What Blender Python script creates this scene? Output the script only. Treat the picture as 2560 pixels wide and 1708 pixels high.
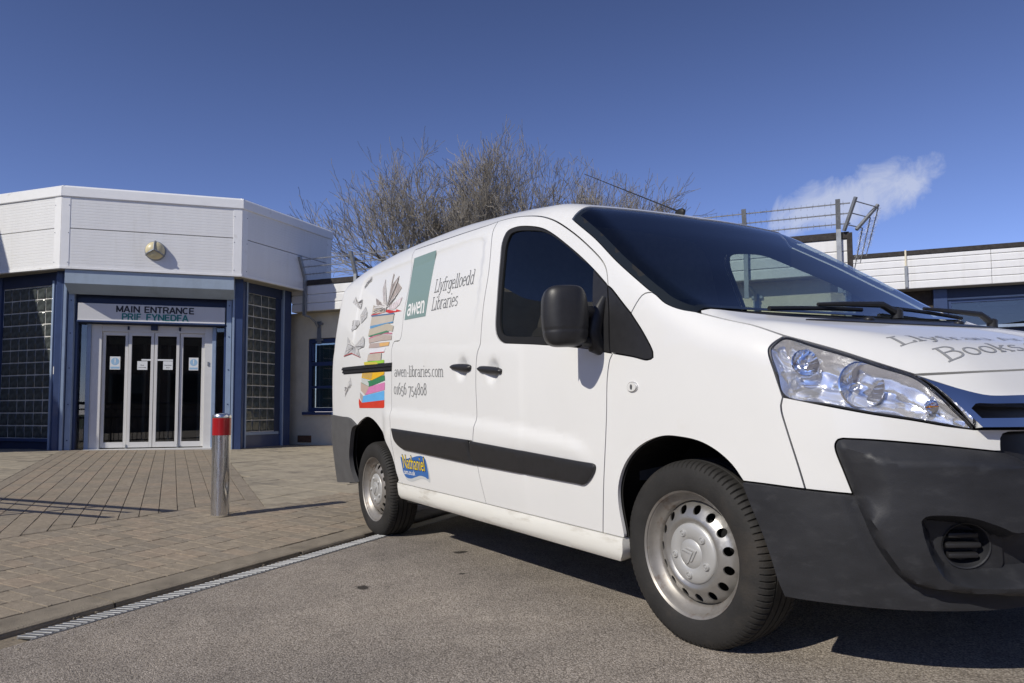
import bpy, bmesh, math, random
import numpy as np
from mathutils import Vector, Matrix, geometry, noise
PI=math.pi; RAD=math.radians
for o in list(bpy.data.objects): bpy.data.objects.remove(o)
scn=bpy.context.scene; COL=scn.collection
# ------------------------------------------------------------------ camera
def cam_axes(yaw,pitch,roll):
    cy,sy=math.cos(yaw),math.sin(yaw);cp,sp=math.cos(pitch),math.sin(pitch)
    d=Vector((cy*cp,sy*cp,sp));r=Vector((sy,-cy,0));u=r.cross(d)
    c,s=math.cos(roll),math.sin(roll)
    return c*r+s*u,-s*r+c*u,d
cd=bpy.data.cameras.new('camera');cam=bpy.data.objects.new('camera',cd);COL.objects.link(cam)
r_,u_,d_=cam_axes(RAD(148.31),RAD(3.55),RAD(-.26))
cam.matrix_world=Matrix(((r_.x,u_.x,-d_.x,1.9),(r_.y,u_.y,-d_.y,-2.792),(r_.z,u_.z,-d_.z,.855),(0,0,0,1)))
cd.sensor_width=36;cd.sensor_fit='HORIZONTAL';cd.lens=1845/2560*36;cd.shift_y=58/2560;cd.clip_start=.05;cd.clip_end=2000
scn.camera=cam
scn.render.resolution_x=1024;scn.render.resolution_y=683
# ------------------------------------------------------------------ sky and sun
SUN_AZ=RAD(-76.9);SUN_EL=RAD(36.4)
wd=bpy.data.worlds.new('World');scn.world=wd;wd.use_nodes=True
wn=wd.node_tree.nodes;wl=wd.node_tree.links;wn.clear()
wo=wn.new('ShaderNodeOutputWorld');bg=wn.new('ShaderNodeBackground');sk=wn.new('ShaderNodeTexSky')
sk.sky_type='NISHITA';sk.sun_disc=False;sk.sun_elevation=SUN_EL;sk.sun_rotation=PI/2-SUN_AZ
sk.altitude=2500;sk.air_density=1.0;sk.dust_density=.5;sk.ozone_density=4.0
bg.inputs[1].default_value=.11
tc=wn.new('ShaderNodeTexCoord')
def wnode(t,**k):
    n=wn.new(t)
    for a,b in k.items(): setattr(n,a,b)
    return n
def wmath(op,a,b=None):
    n=wnode('ShaderNodeMath',operation=op)
    for i,v in enumerate((a,b)):
        if v is None: continue
        if isinstance(v,(int,float)): n.inputs[i].default_value=v
        else: wl.new(v,n.inputs[i])
    return n.outputs[0]
# one drifting cumulus wisp low in the sky, shaped by noise round its own direction
cl_dir=CLOUD_DIR=Vector((-.532,.808,.2495)).normalized()
e_h=Vector((0,0,1)).cross(cl_dir).normalized();e_v=cl_dir.cross(e_h)
def dot(v):
    n=wnode('ShaderNodeVectorMath',operation='DOT_PRODUCT');wl.new(tc.outputs['Generated'],n.inputs[0]);n.inputs[1].default_value=v;return n.outputs['Value']
hx=dot(e_h);vx=dot(e_v);fz=dot(cl_dir)
nz=wnode('ShaderNodeTexNoise');nz.inputs['Scale'].default_value=14;nz.inputs['Detail'].default_value=10;nz.inputs['Roughness'].default_value=.62;nz.inputs['Distortion'].default_value=.6
wl.new(tc.outputs['Generated'],nz.inputs['Vector'])
tilt=wmath('ADD',vx,wmath("MULTIPLY",hx,.17))
rr=wmath('ADD',wmath('POWER',wmath('DIVIDE',hx,.10),2),wmath('POWER',wmath('DIVIDE',tilt,.036),2))
msk=wmath('SUBTRACT',wmath('MULTIPLY',nz.outputs['Fac'],2.3),wmath('ADD',wmath('MULTIPLY',rr,.62),.62))
cr=wnode('ShaderNodeMapRange');cr.inputs[1].default_value=0;cr.inputs[2].default_value=.6;cr.inputs[3].default_value=0;cr.inputs[4].default_value=.60;wl.new(wmath('MULTIPLY',msk,wmath('GREATER_THAN',fz,.5)),cr.inputs[0])
mx=wnode('ShaderNodeMix',data_type='RGBA');wl.new(cr.outputs[0],mx.inputs[0]);wb=wnode('ShaderNodeMix',data_type='RGBA',blend_type='MULTIPLY');wb.inputs[0].default_value=1;wl.new(sk.outputs[0],wb.inputs[6]);wb.inputs[7].default_value=(1.05,.93,1.14,1);zz=dot((0,0,1));gr=wnode('ShaderNodeMapRange');gr.inputs[1].default_value=0;gr.inputs[2].default_value=.5;gr.inputs[3].default_value=1.24;gr.inputs[4].default_value=.74;wl.new(zz,gr.inputs[0])
wg=wnode('ShaderNodeVectorMath',operation='SCALE');wl.new(wb.outputs[2],wg.inputs[0]);wl.new(gr.outputs[0],wg.inputs['Scale']);wl.new(wg.outputs[0],mx.inputs[6]);mx.inputs[7].default_value=(6.2,6.5,7.4,1)
wl.new(mx.outputs[2],bg.inputs[0]);wl.new(bg.outputs[0],wo.inputs[0])
sl=bpy.data.lights.new('sun','SUN');sl.energy=3.7;sl.angle=RAD(.53);sl.color=(1,.945,.84)
sun=bpy.data.objects.new('sun',sl);COL.objects.link(sun)
sd=Vector((math.cos(SUN_AZ)*math.cos(SUN_EL),math.sin(SUN_AZ)*math.cos(SUN_EL),math.sin(SUN_EL)))
sun.rotation_euler=sd.to_track_quat('Z','Y').to_euler();sun.location=sd*60
vs=scn.view_settings;vs.view_transform='Standard';vs.look='None';vs.exposure=0;vs.gamma=1;vs.use_curve_mapping=False
# ------------------------------------------------------------------ helpers
def link(o,parent=None):
    COL.objects.link(o)
    if parent is not None: o.parent=parent
    return o
def tag(o,label=None,cat=None,group=None,kind=None):
    if label: o['label']=label
    if cat: o['category']=cat
    if group: o['group']=group
    if kind: o['kind']=kind
    return o
def empty(name,loc=(0,0,0),label=None,cat=None,group=None,rot=(0,0,0)):
    o=bpy.data.objects.new(name,None);o.location=loc;o.rotation_euler=rot;o.empty_display_size=.2;link(o);return tag(o,label,cat,group)
def mesh(name,V,F,m,parent=None,smooth=False,sharp=None):
    me=bpy.data.meshes.new(name);me.from_pydata([tuple(v) for v in V],[],[tuple(f) for f in F]);me.update()
    if smooth:
        me.polygons.foreach_set('use_smooth',[True]*len(me.polygons))
        if sharp is not None: me.set_sharp_from_angle(angle=sharp)
    if m is not None:
        for mm in (m if isinstance(m,(list,tuple)) else [m]): me.materials.append(mm)
    return link(bpy.data.objects.new(name,me),parent)
class MB:
    def __init__(s): s.V=[];s.F=[];s.M=[]
    def add(s,V,F,mi=0):
        n=len(s.V);s.V+= [tuple(v) for v in V];s.F+=[tuple(i+n for i in f) for f in F];s.M+=[mi]*len(F);return s
    def box(s,c,h,R=None,mi=0,bev=0):
        c=Vector(c);P=[]
        if bev<=0:
            P=[Vector((x*h[0],y*h[1],z*h[2])) for x in(-1,1) for y in(-1,1) for z in(-1,1)]
            F=[(0,1,3,2),(4,6,7,5),(0,4,5,1),(2,3,7,6),(0,2,6,4),(1,5,7,3)]
        else:
            bm=bmesh.new();bmesh.ops.create_cube(bm,size=2)
            for v in bm.verts: v.co=Vector((v.co.x*h[0],v.co.y*h[1],v.co.z*h[2]))
            bmesh.ops.bevel(bm,geom=bm.edges[:],offset=bev,segments=2,affect='EDGES',profile=.5)
            bm.verts.index_update();P=[v.co.copy() for v in bm.verts];F=[[v.index for v in f.verts] for f in bm.faces];bm.free()
        if R is not None: P=[R@p for p in P]
        return s.add([c+p for p in P],F,mi)
    def tube(s,pts,rad,n=8,mi=0,cap=True):
        pts=[Vector(p) for p in pts];rad=rad if isinstance(rad,(list,tuple)) else [rad]*len(pts);V=[];F=[];a=None
        for i,p in enumerate(pts):
            t=(pts[min(i+1,len(pts)-1)]-pts[max(i-1,0)]).normalized()
            if a is None: a=t.orthogonal().normalized()
            else: a=(a-t*a.dot(t)).normalized()
            b=t.cross(a)
            for k in range(n):
                w=2*PI*k/n;V.append(p+(a*math.cos(w)+b*math.sin(w))*rad[i])
        for i in range(len(pts)-1):
            for k in range(n): F.append((i*n+k,i*n+(k+1)%n,(i+1)*n+(k+1)%n,(i+1)*n+k))
        if cap: F.append(tuple(reversed(range(n))));F.append(tuple((len(pts)-1)*n+k for k in range(n)))
        return s.add(V,F,mi)
    def lathe(s,prof,n=48,M=Matrix.Identity(4),mi=0,close=False):
        # prof list of (r,h) revolved round local z
        V=[];F=[]
        for r,h in prof:
            for k in range(n): V.append(M@Vector((r*math.cos(2*PI*k/n),r*math.sin(2*PI*k/n),h)))
        m=len(prof)
        for i in range(m-1 if not close else m):
            j=(i+1)%m
            for k in range(n): F.append((i*n+k,i*n+(k+1)%n,j*n+(k+1)%n,j*n+k))
        return s.add(V,F,mi)
    def prism(s,poly,fn,d0,d1,mi=0):
        # poly 2d list, fn(u,v,w)->3d
        n=len(poly);V=[fn(u,v,d0) for u,v in poly]+[fn(u,v,d1) for u,v in poly]
        F=[tuple(reversed(range(n))),tuple(range(n,2*n))]+[(i,(i+1)%n,n+(i+1)%n,n+i) for i in range(n)]
        return s.add(V,F,mi)
    def build(s,name,m,parent=None,smooth=False,sharp=RAD(35),bevel=0):
        o=mesh(name,s.V,s.F,m,parent,smooth,sharp if smooth else None)
        if isinstance(m,(list,tuple)): o.data.polygons.foreach_set('material_index',s.M)
        if bevel:
            b=o.modifiers.new('bevel','BEVEL');b.width=bevel;b.segments=2;b.limit_method='ANGLE';b.angle_limit=RAD(40)
        return o
def rotz(a): return Matrix.Rotation(a,3,'Z')
# ------------------------------------------------------------------ materials
def mat(name,col,rough=.5,metal=0,var=0,vscale=6,bump=0,bscale=40,coat=0,spec=.5,dirt=None,dscale=3,dlo=.5,dhi=.7,stretch=None,trans=0,ior=1.45,emit=None,rvar=0,world=False):
    m=bpy.data.materials.new(name);m.use_nodes=True;nt=m.node_tree;N=nt.nodes;L=nt.links;b=N['Principled BSDF']
    b.inputs['Roughness'].default_value=rough;b.inputs['Metallic'].default_value=metal;b.inputs['Specular IOR Level'].default_value=spec
    b.inputs['Coat Weight'].default_value=coat;b.inputs['Coat Roughness'].default_value=.04;b.inputs['Transmission Weight'].default_value=trans;b.inputs['IOR'].default_value=ior
    c=(*col,1);b.inputs['Base Color'].default_value=c
    t=N.new('ShaderNodeTexCoord') if not world else N.new('ShaderNodeNewGeometry');vec=t.outputs['Object' if not world else 'Position']
    if stretch:
        mp=N.new('ShaderNodeMapping');mp.inputs['Scale'].default_value=stretch;L.new(vec,mp.inputs[0]);vec=mp.outputs[0]
    out=None
    if var:
        n=N.new('ShaderNodeTexNoise');n.inputs['Scale'].default_value=vscale;n.inputs['Detail'].default_value=8;n.inputs['Roughness'].default_value=.6;L.new(vec,n.inputs['Vector'])
        r=N.new('ShaderNodeValToRGB');r.color_ramp.elements[0].position=.3;r.color_ramp.elements[1].position=.7
        r.color_ramp.elements[0].color=(*[max(0,x*(1-var)) for x in col],1);r.color_ramp.elements[1].color=(*[min(1,x*(1+var)) for x in col],1);L.new(n.outputs['Fac'],r.inputs[0]);out=r.outputs[0]
    if dirt:
        n=N.new('ShaderNodeTexNoise');n.inputs['Scale'].default_value=dscale;n.inputs['Detail'].default_value=9;n.inputs['Roughness'].default_value=.65;L.new(vec,n.inputs['Vector'])
        mr=N.new('ShaderNodeMapRange');mr.inputs[1].default_value=dlo;mr.inputs[2].default_value=dhi;L.new(n.outputs['Fac'],mr.inputs[0])
        mxn=N.new('ShaderNodeMix');mxn.data_type='RGBA';L.new(mr.outputs[0],mxn.inputs[0])
        if out is not None: L.new(out,mxn.inputs[6])
        else: mxn.inputs[6].default_value=c
        mxn.inputs[7].default_value=(*dirt,1);out=mxn.outputs[2]
    if out is not None: L.new(out,b.inputs['Base Color'])
    if rvar:
        n=N.new('ShaderNodeTexNoise');n.inputs['Scale'].default_value=vscale*1.7;n.inputs['Detail'].default_value=6;L.new(vec,n.inputs['Vector'])
        mr=N.new('ShaderNodeMapRange');mr.inputs[1].default_value=.3;mr.inputs[2].default_value=.7;mr.inputs[3].default_value=max(.02,rough-rvar);mr.inputs[4].default_value=min(1,rough+rvar);L.new(n.outputs['Fac'],mr.inputs[0]);L.new(mr.outputs[0],b.inputs['Roughness'])
    if bump:
        n=N.new('ShaderNodeTexNoise');n.inputs['Scale'].default_value=bscale;n.inputs['Detail'].default_value=6;L.new(vec,n.inputs['Vector'])
        bp=N.new('ShaderNodeBump');bp.inputs['Strength'].default_value=bump;bp.inputs['Distance'].default_value=.01;L.new(n.outputs['Fac'],bp.inputs['Height']);L.new(bp.outputs[0],b.inputs['Normal'])
    if emit: b.inputs['Emission Color'].default_value=(*emit[0],1);b.inputs['Emission Strength'].default_value=emit[1]
    return m
def glass_mat(name,tint,refl=1.0,rough=0.0,ior=1.5):
    # thin sheet of tinted glass: transparent, with a fresnel mirror on top
    m=bpy.data.materials.new(name);m.use_nodes=True;nt=m.node_tree;N=nt.nodes;L=nt.links;N.clear()
    o=N.new('ShaderNodeOutputMaterial');tr=N.new('ShaderNodeBsdfTransparent');tr.inputs[0].default_value=(*tint,1)
    g=N.new('ShaderNodeBsdfGlossy');g.inputs[0].default_value=(refl,refl,refl,1);g.inputs['Roughness'].default_value=rough
    ge=N.new('ShaderNodeNewGeometry');dp=N.new('ShaderNodeVectorMath');dp.operation='DOT_PRODUCT';L.new(ge.outputs['Normal'],dp.inputs[0]);L.new(ge.outputs['Incoming'],dp.inputs[1])
    def mth(op,a,b):
        n=N.new('ShaderNodeMath');n.operation=op
        for i,v in enumerate((a,b)):
            if isinstance(v,(int,float)): n.inputs[i].default_value=v
            elif v is not None: L.new(v,n.inputs[i])
        return n.outputs[0]
    f0=((ior-1)/(ior+1))**2*1.8   # both faces of the sheet
    fr=mth('ADD',mth('MULTIPLY',mth('POWER',mth('SUBTRACT',1.0,mth('ABSOLUTE',dp.outputs['Value'],None)),5.0),1-f0),f0);mxs=N.new('ShaderNodeMixShader')
    L.new(fr,mxs.inputs[0]);L.new(tr.outputs[0],mxs.inputs[1]);L.new(g.outputs[0],mxs.inputs[2]);L.new(mxs.outputs[0],o.inputs[0]);return m
def type_mesh(txt,offset=0,size=1,spacing=1):
    c=bpy.data.curves.new('type','FONT');c.body=txt;c.size=size;c.offset=offset;c.space_character=spacing;c.resolution_u=3
    o=bpy.data.objects.new('type',c);COL.objects.link(o);me=bpy.data.meshes.new_from_object(o.evaluated_get(bpy.context.evaluated_depsgraph_get()))
    bm=bmesh.new();bm.from_mesh(me);bmesh.ops.triangulate(bm,faces=bm.faces[:]);
    V=[(v.co.x,v.co.y) for v in bm.verts];bm.verts.index_update();F=[tuple(v.index for v in f.verts) for f in bm.faces];bm.free()
    bpy.data.objects.remove(o);bpy.data.curves.remove(c);bpy.data.meshes.remove(me);V=np.array(V);V-=V.min(0);return V,F
def ribbon(pts,w):
    P=[np.array(p,float) for p in pts];L=[];R=[]
    for i,p in enumerate(P):
        a=P[max(i-1,0)];b=P[min(i+1,len(P)-1)];closed=np.allclose(P[0],P[-1])
        if closed and i in(0,len(P)-1): a=P[-2];b=P[1]
        e1=p-a;e2=b-p;t1=e1/(np.linalg.norm(e1)+1e-9);t2=e2/(np.linalg.norm(e2)+1e-9)
        if np.linalg.norm(e1)<1e-9: t1=t2
        if np.linalg.norm(e2)<1e-9: t2=t1
        n1=np.array((-t1[1],t1[0]));n2=np.array((-t2[1],t2[0]));m=n1+n2;l=np.linalg.norm(m);m=m/l if l>1e-6 else n1
        k=min(1/max(m@n1,.45),1.6);L.append(p+m*w/2*k);R.append(p-m*w/2*k)
    return L,R
# ------------------------------------------------------------------ ground
PIVg=(-3,-.885);CN=(-.01203544,-.03420178,.99934248)
def carz(x,y): return -(CN[0]*(x+3)+CN[1]*(y+.885))/CN[2]
DR=np.array((-3.045,-.877));ED=np.array((-.518,.855));ED=ED/np.linalg.norm(ED);ND=np.array((-ED[1],ED[0]))
def dxy(t,n): q=DR+ED*t+ND*n;return float(q[0]),float(q[1])
def Zp(x,y):
    d=np.array((x,y))-DR;s=float(d@ND);t=float(d@ED);q=DR+ED*t;z0=carz(*q)+.022;k=min(max(s/7.6,0),1.15);return z0*(1-k)+.255*k
def asphalt():
    m=bpy.data.materials.new('tarmac');m.use_nodes=True;nt=m.node_tree;N=nt.nodes;L=nt.links;b=N['Principled BSDF'];b.inputs['Roughness'].default_value=.86;b.inputs['Specular IOR Level'].default_value=.35
    t=N.new('ShaderNodeTexCoord')
    def noise_(sc,det=6,ro=.6):
        n=N.new('ShaderNodeTexNoise');n.inputs['Scale'].default_value=sc;n.inputs['Detail'].default_value=det;n.inputs['Roughness'].default_value=ro;L.new(t.outputs['Object'],n.inputs['Vector']);return n.outputs['Fac']
    def ramp(f,stops):
        r=N.new('ShaderNodeValToRGB');e=r.color_ramp.elements
        while len(e)<len(stops): e.new(.5)
        for k,(p_,c_) in enumerate(stops): e[k].position=p_;e[k].color=(*c_,1)
        L.new(f,r.inputs[0]);return r.outputs[0]
    def mix(fac,a,b_,mode='MIX'):
        x=N.new('ShaderNodeMix');x.data_type='RGBA';x.blend_type=mode
        if isinstance(fac,float): x.inputs[0].default_value=fac
        else: L.new(fac,x.inputs[0])
        L.new(a,x.inputs[6]);L.new(b_,x.inputs[7]);return x.outputs[2]
    v=N.new('ShaderNodeTexVoronoi');v.inputs['Scale'].default_value=150;L.new(t.outputs['Object'],v.inputs['Vector'])
    v2=N.new('ShaderNodeTexVoronoi');v2.inputs['Scale'].default_value=330;L.new(t.outputs['Object'],v2.inputs['Vector'])
    stones=ramp(v.outputs['Color'],[(.12,(.375,.332,.283)),(.5,(.50,.446,.385)),(.9,(.64,.578,.505))])
    pits=ramp(v.outputs['Distance'],[(.22,(1.05,1.05,1.05)),(.55,(.62,.61,.60)),(.8,(.35,.34,.33))])
    c=mix(.85,stones,pits,'MULTIPLY')
    big=ramp(noise_(.55,5,.62),[(.3,(.76,.76,.77)),(.7,(1.18,1.155,1.12))]);c=mix(1.0,c,big,'MULTIPLY')
    mid=ramp(noise_(5,6,.6),[(.3,(.86,.86,.86)),(.7,(1.1,1.1,1.1))]);c=mix(1.0,c,mid,'MULTIPLY')
    sp=N.new('ShaderNodeTexVoronoi');sp.inputs['Scale'].default_value=46;L.new(t.outputs['Object'],sp.inputs['Vector'])
    spk=ramp(sp.outputs['Distance'],[(.035,(.9,.87,.82)),(.05,(0,0,0))]);c=mix(.5,c,spk,'ADD')
    pt=ramp(noise_(75,3,.7),[(.30,(.45,.43,.41)),(.43,(1,1,1))]);c=mix(.6,c,pt,'MULTIPLY')
    ge=N.new('ShaderNodeNewGeometry')
    for (sx,sy,rx_,ry_) in STAINS:
        sp_=N.new('ShaderNodeVectorMath');sp_.operation='SUBTRACT';L.new(ge.outputs['Position'],sp_.inputs[0]);sp_.inputs[1].default_value=(sx,sy,carz(sx,sy))
        sc_=N.new('ShaderNodeVectorMath');sc_.operation='MULTIPLY';L.new(sp_.outputs[0],sc_.inputs[0]);sc_.inputs[1].default_value=(1/rx_,1/ry_,0)
        ln_=N.new('ShaderNodeVectorMath');ln_.operation='LENGTH';L.new(sc_.outputs[0],ln_.inputs[0])
        ad_=N.new('ShaderNodeMath');ad_.operation='ADD';L.new(ln_.outputs['Value'],ad_.inputs[0]);nn_=noise_(26,4,.6);mu_=N.new('ShaderNodeMath');mu_.operation='MULTIPLY';L.new(nn_,mu_.inputs[0]);mu_.inputs[1].default_value=1.6;L.new(mu_.outputs[0],ad_.inputs[1])
        sr_=ramp(ad_.outputs[0],[(.0,(.16,.155,.15)),(.5,(1,1,1))]);sr_.node.color_ramp.elements[0].position=1.35 if False else .98;sr_.node.color_ramp.elements[1].position=1.0
        mr_=N.new('ShaderNodeMapRange');mr_.inputs[1].default_value=1.55;mr_.inputs[2].default_value=1.85;L.new(ad_.outputs[0],mr_.inputs[0]);L.new(mr_.outputs[0],sr_.node.inputs[0]);sr_.node.color_ramp.elements[0].position=0.0
        c=mix(1.0,c,sr_,'MULTIPLY')
    st=ramp(noise_(2.1,4,.5),[(.70,(1,1,1)),(.78,(.72,.71,.70))]);c=mix(1.0,c,st,'MULTIPLY')
    L.new(c,b.inputs['Base Color'])
    bp=N.new('ShaderNodeBump');bp.inputs['Strength'].default_value=.75;bp.inputs['Distance'].default_value=.006;bp.invert=True
    ad=N.new('ShaderNodeMath');ad.operation='ADD';L.new(v.outputs['Distance'],ad.inputs[0]);L.new(v2.outputs['Distance'],ad.inputs[1]);L.new(ad.outputs[0],bp.inputs['Height']);L.new(bp.outputs[0],b.inputs['Normal']);return m
STAINS=[(-2.039,-0.726,.040,.045),(-1.604,-1.495,.05,.035),(-1.530,-0.983,.018,.02)]
G={}
G['tarmac']=asphalt()
G['bed']=mat('joint_sand',(.10,.084,.064),.95,var=.3,vscale=30)
G['paver']=mat('block_paver',(.305,.255,.192),.9,var=.22,vscale=26,bump=.6,bscale=150,dirt=(.235,.20,.152),dscale=2.4,dlo=.48,dhi=.72,world=True)
G['paver2']=mat('block_paver_warm',(.325,.262,.195),.9,var=.2,vscale=24,bump=.6,bscale=150,dirt=(.25,.21,.158),dscale=2.6,dlo=.5,dhi=.75,world=True)
G['paver3']=mat('block_paver_grey',(.28,.238,.184),.9,var=.2,vscale=28,bump=.6,bscale=150,dirt=(.225,.192,.148),dscale=2.6,dlo=.5,dhi=.7,world=True)
G['slab']=mat('concrete_slab',(.355,.31,.235),.9,var=.15,vscale=9,bump=.4,bscale=160,dirt=(.18,.16,.13),dscale=3,dlo=.5,dhi=.72,world=True)
G['kerb']=mat('kerb_concrete',(.25,.215,.165),.9,var=.22,vscale=12,bump=.5,bscale=150,dirt=(.10,.085,.065),dscale=6,dlo=.52,dhi=.75)
G['galv']=mat('galvanised_steel',(.33,.335,.34),.5,.7,var=.25,vscale=18,dirt=(.16,.14,.11),dscale=20,dlo=.56,dhi=.72)
G['dirt']=mat('gutter_silt',(.21,.175,.128),.95,var=.35,vscale=25,bump=.6,bscale=90)
tag(mesh('ground',[(-700,-700,-1.2),(700,-700,-1.2),(700,700,-1.2),(-700,700,-1.2)],[(0,1,2,3)],mat('rough_grass',(.06,.075,.03),.95,var=.4,vscale=.3)),'rough ground beyond the buildings',kind='structure')
def sheet(name,t0,t1,n0,n1,fn,m,nt_=2,nn=2):
    V=[];F=[]
    for i in range(nt_):
        for j in range(nn):
            x,y=dxy(t0+(t1-t0)*i/(nt_-1),n0+(n1-n0)*j/(nn-1));V.append((x,y,fn(x,y)))
    F=[(i*nn+j,i*nn+j+1,(i+1)*nn+j+1,(i+1)*nn+j) for i in range(nt_-1) for j in range(nn-1)]
    return mesh(name,V,F,m)
o=sheet('car_park_tarmac',-40,40,-60,-.156,carz,G['tarmac']);tag(o,'grey tarmac car park sloping to the drain',kind='structure')
gut=sheet('gutter_strip',-40,40,-.160,.012,lambda x,y:carz(x,y)-.006,G['dirt']);tag(gut,'silty strip between kerb and tarmac',kind='structure')
pv=sheet('pavement',-30,30,.0,14,lambda x,y:Zp(x,y)-.007,G['bed'],90,60);tag(pv,'brown block and slab paving in front of the entrance',kind='structure')
# paving units: each block is its own piece
def unit_mesh(name,a,b,h=.05,ch=.006,m=None):
    V=[];
    for z,i in((-h,0),(-ch*.8,0),(0,ch)):
        for sx,sy in((-1,-1),(1,-1),(1,1),(-1,1)): V.append((sx*(a/2-i),sy*(b/2-i),z))
    F=[(8,9,10,11)]+[(r*4+k,r*4+(k+1)%4,(r+1)*4+(k+1)%4,(r+1)*4+k) for r in range(2) for k in range(4)]
    me=bpy.data.meshes.new(name);me.from_pydata(V,[],F);me.update();me.materials.append(m);return me
rp_=random.Random(11);paves=[]
def put(kind,x,y,ang,me): paves.append((kind,x,y,ang,me))
angE=math.atan2(ED[1],ED[0])
def clip(poly,a,b,c):   # keep a*x+b*y+c>=0
    out=[]
    for p_,q_ in zip(poly,poly[1:]+poly[:1]):
        d0=a*p_[0]+b*p_[1]+c;d1=a*q_[0]+b*q_[1]+c
        if d0>=0: out.append(p_)
        if d0*d1<0: t=d0/(d0-d1);out.append((p_[0]+(q_[0]-p_[0])*t,p_[1]+(q_[1]-p_[1])*t))
    return out
PD=np.array((-1,.122));PD=PD/np.linalg.norm(PD);PNr=np.array((-PD[1],PD[0]));angP=math.atan2(PD[1],PD[0]);P0=np.array((-4.9,-1.36))
def pathuv(x,y): d=np.array((x,y))-P0;return float(d@PD),float(d@PNr)
def tn(x,y): d=np.array((x,y))-DR;return float(d@ED),float(d@ND)
def hp_v(v0,sgn): n_=PNr*sgn;return (n_[0],n_[1],-sgn*v0-float(n_@P0))     # sgn*(v-v0)>=0
def hp_n(n0,sgn): n_=ND*sgn;return (n_[0],n_[1],-sgn*n0-float(n_@DR))
def hp_u(u0,sgn): n_=PD*sgn;return (n_[0],n_[1],-sgn*u0-float(n_@P0))
MK={}
def shared(a,b,m,ch): 
    k=(a,b,m)
    if k not in MK: MK[k]=unit_mesh('paver',a,b,m=G[m],ch=ch)
    return MK[k]
def put(kind,x,y,ang,a,b,m,hps,ch=.002):
    ca,sa=math.cos(ang),math.sin(ang);sq=[(x+ca*dx-sa*dy,y+sa*dx+ca*dy) for dx,dy in((-a/2,-b/2),(a/2,-b/2),(a/2,b/2),(-a/2,b/2))];po=sq;cut=False
    for h in hps:
        q=clip(po,*h)
        if len(q)!=len(po) or any(abs(p_[0]-r_[0])+abs(p_[1]-r_[1])>1e-9 for p_,r_ in zip(q,po)): cut=True
        po=q
        if len(po)<3: return
    ar=abs(sum(p_[0]*q_[1]-q_[0]*p_[1] for p_,q_ in zip(po,po[1:]+po[:1])))/2
    if ar<a*b*.04: return
    if not cut: paves.append((kind,x,y,ang,shared(a,b,m,ch)));return
    cx=sum(p_[0] for p_ in po)/len(po);cy=sum(p_[1] for p_ in po)/len(po);n_=len(po);lo=[(ca*(p_[0]-cx)+sa*(p_[1]-cy),-sa*(p_[0]-cx)+ca*(p_[1]-cy)) for p_ in po]
    V=[(u,v,-.05) for u,v in lo]+[(u*.985,v*.985,0) for u,v in lo];F=[tuple(range(n_,2*n_))]+[(k,(k+1)%n_,n_+(k+1)%n_,n_+k) for k in range(n_)]
    me=bpy.data.meshes.new('paver');me.from_pydata(V,[],F);me.update();me.materials.append(G[m]);paves.append((kind,cx,cy,ang,me))
cm=lambda:rp_.choice(('paver','paver','paver2','paver3'))
for j in range(0,9):
    for i in range(-36,46):
        t=i*.104+(.052 if j%2 else 0);n=.292+j*.204
        if not -3.5<t<4.5: continue
        x,y=dxy(t,n);u,v=pathuv(x,y)
        if j*.204+.19>1.25 and v<-.02: hps=[hp_n(1.265,-1)]
        else: hps=[hp_n(1.835,-1)]
        put('band',x,y,angE,.0985,.1985,cm(),hps)
for i in range(-12,40):
    for j in range(0,15):
        u=i*.204+(.102 if j%2 else 0);v=.067+j*.1345;q=P0+PD*u+PNr*v
        if u<7.3: put('path',float(q[0]),float(q[1]),angP,.199,.1295,cm(),[hp_n(1.842,1),hp_v(.0,1),hp_v(2.015,-1)])
for i in range(-3,26):
    for v,lo_ in((-.06,1.272),(2.075,1.842)):
        q=P0+PD*(i*.33+.1)+PNr*v
        if i*.33<7.3: put('edge',float(q[0]),float(q[1]),angP,.324,.112,'paver3',[hp_n(lo_,1)])
for i in range(-12,18):
    for j in range(-1,18):
        t=i*.449+.2;n=1.495+j*.449;x,y=dxy(t,n);u,v=pathuv(x,y)
        if not(u<7.3 and -8<v<5.5): continue
        if v<1: put('slab',x,y,angE,.443,.443,'slab',[hp_n(1.272,1),hp_v(-.12,-1)])
        else: put('slab',x,y,angE,.443,.443,'slab',[hp_n(1.842,1),hp_v(2.135,1)])
camp=np.array((1.9,-2.792))
paves.sort(key=lambda q:(q[1]-camp[0])**2+(q[2]-camp[1])**2)
cnt={};rest=MB();restm=[]
for kind,x,y,ang,me in paves:
    key='slab' if kind=='slab' else 'paver';cnt[key]=cnt.get(key,0)+1;z=Zp(x,y)
    e=.05;gx=(Zp(x+e,y)-Zp(x-e,y))/(2*e);gy=(Zp(x,y+e)-Zp(x,y-e))/(2*e)
    nrm=Vector((-gx+rp_.gauss(0,.004),-gy+rp_.gauss(0,.004),1)).normalized();R=Vector((0,0,1)).rotation_difference(nrm).to_matrix()@rotz(ang+rp_.gauss(0,.006))
    loc=Vector((x,y,z+rp_.gauss(0,.0008)))
    if cnt[key]<=290:
        o=bpy.data.objects.new('paver' if key=='paver' else 'paving_slab',me);o.matrix_basis=Matrix.Translation(loc)@R.to_4x4();COL.objects.link(o);o.parent=pv
    else: rest.add([loc+R@v.co for v in me.vertices],[tuple(p_.vertices) for p_ in me.polygons],{'paver':0,'paver2':1,'paver3':2}.get({'block_paver':'paver','block_paver_warm':'paver2','block_paver_grey':'paver3'}.get(me.materials[0].name,'paver'),0))
tag(rest.build('paver_field',[G['paver'],G['paver2'],G['paver3']],pv),kind='stuff')
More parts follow.
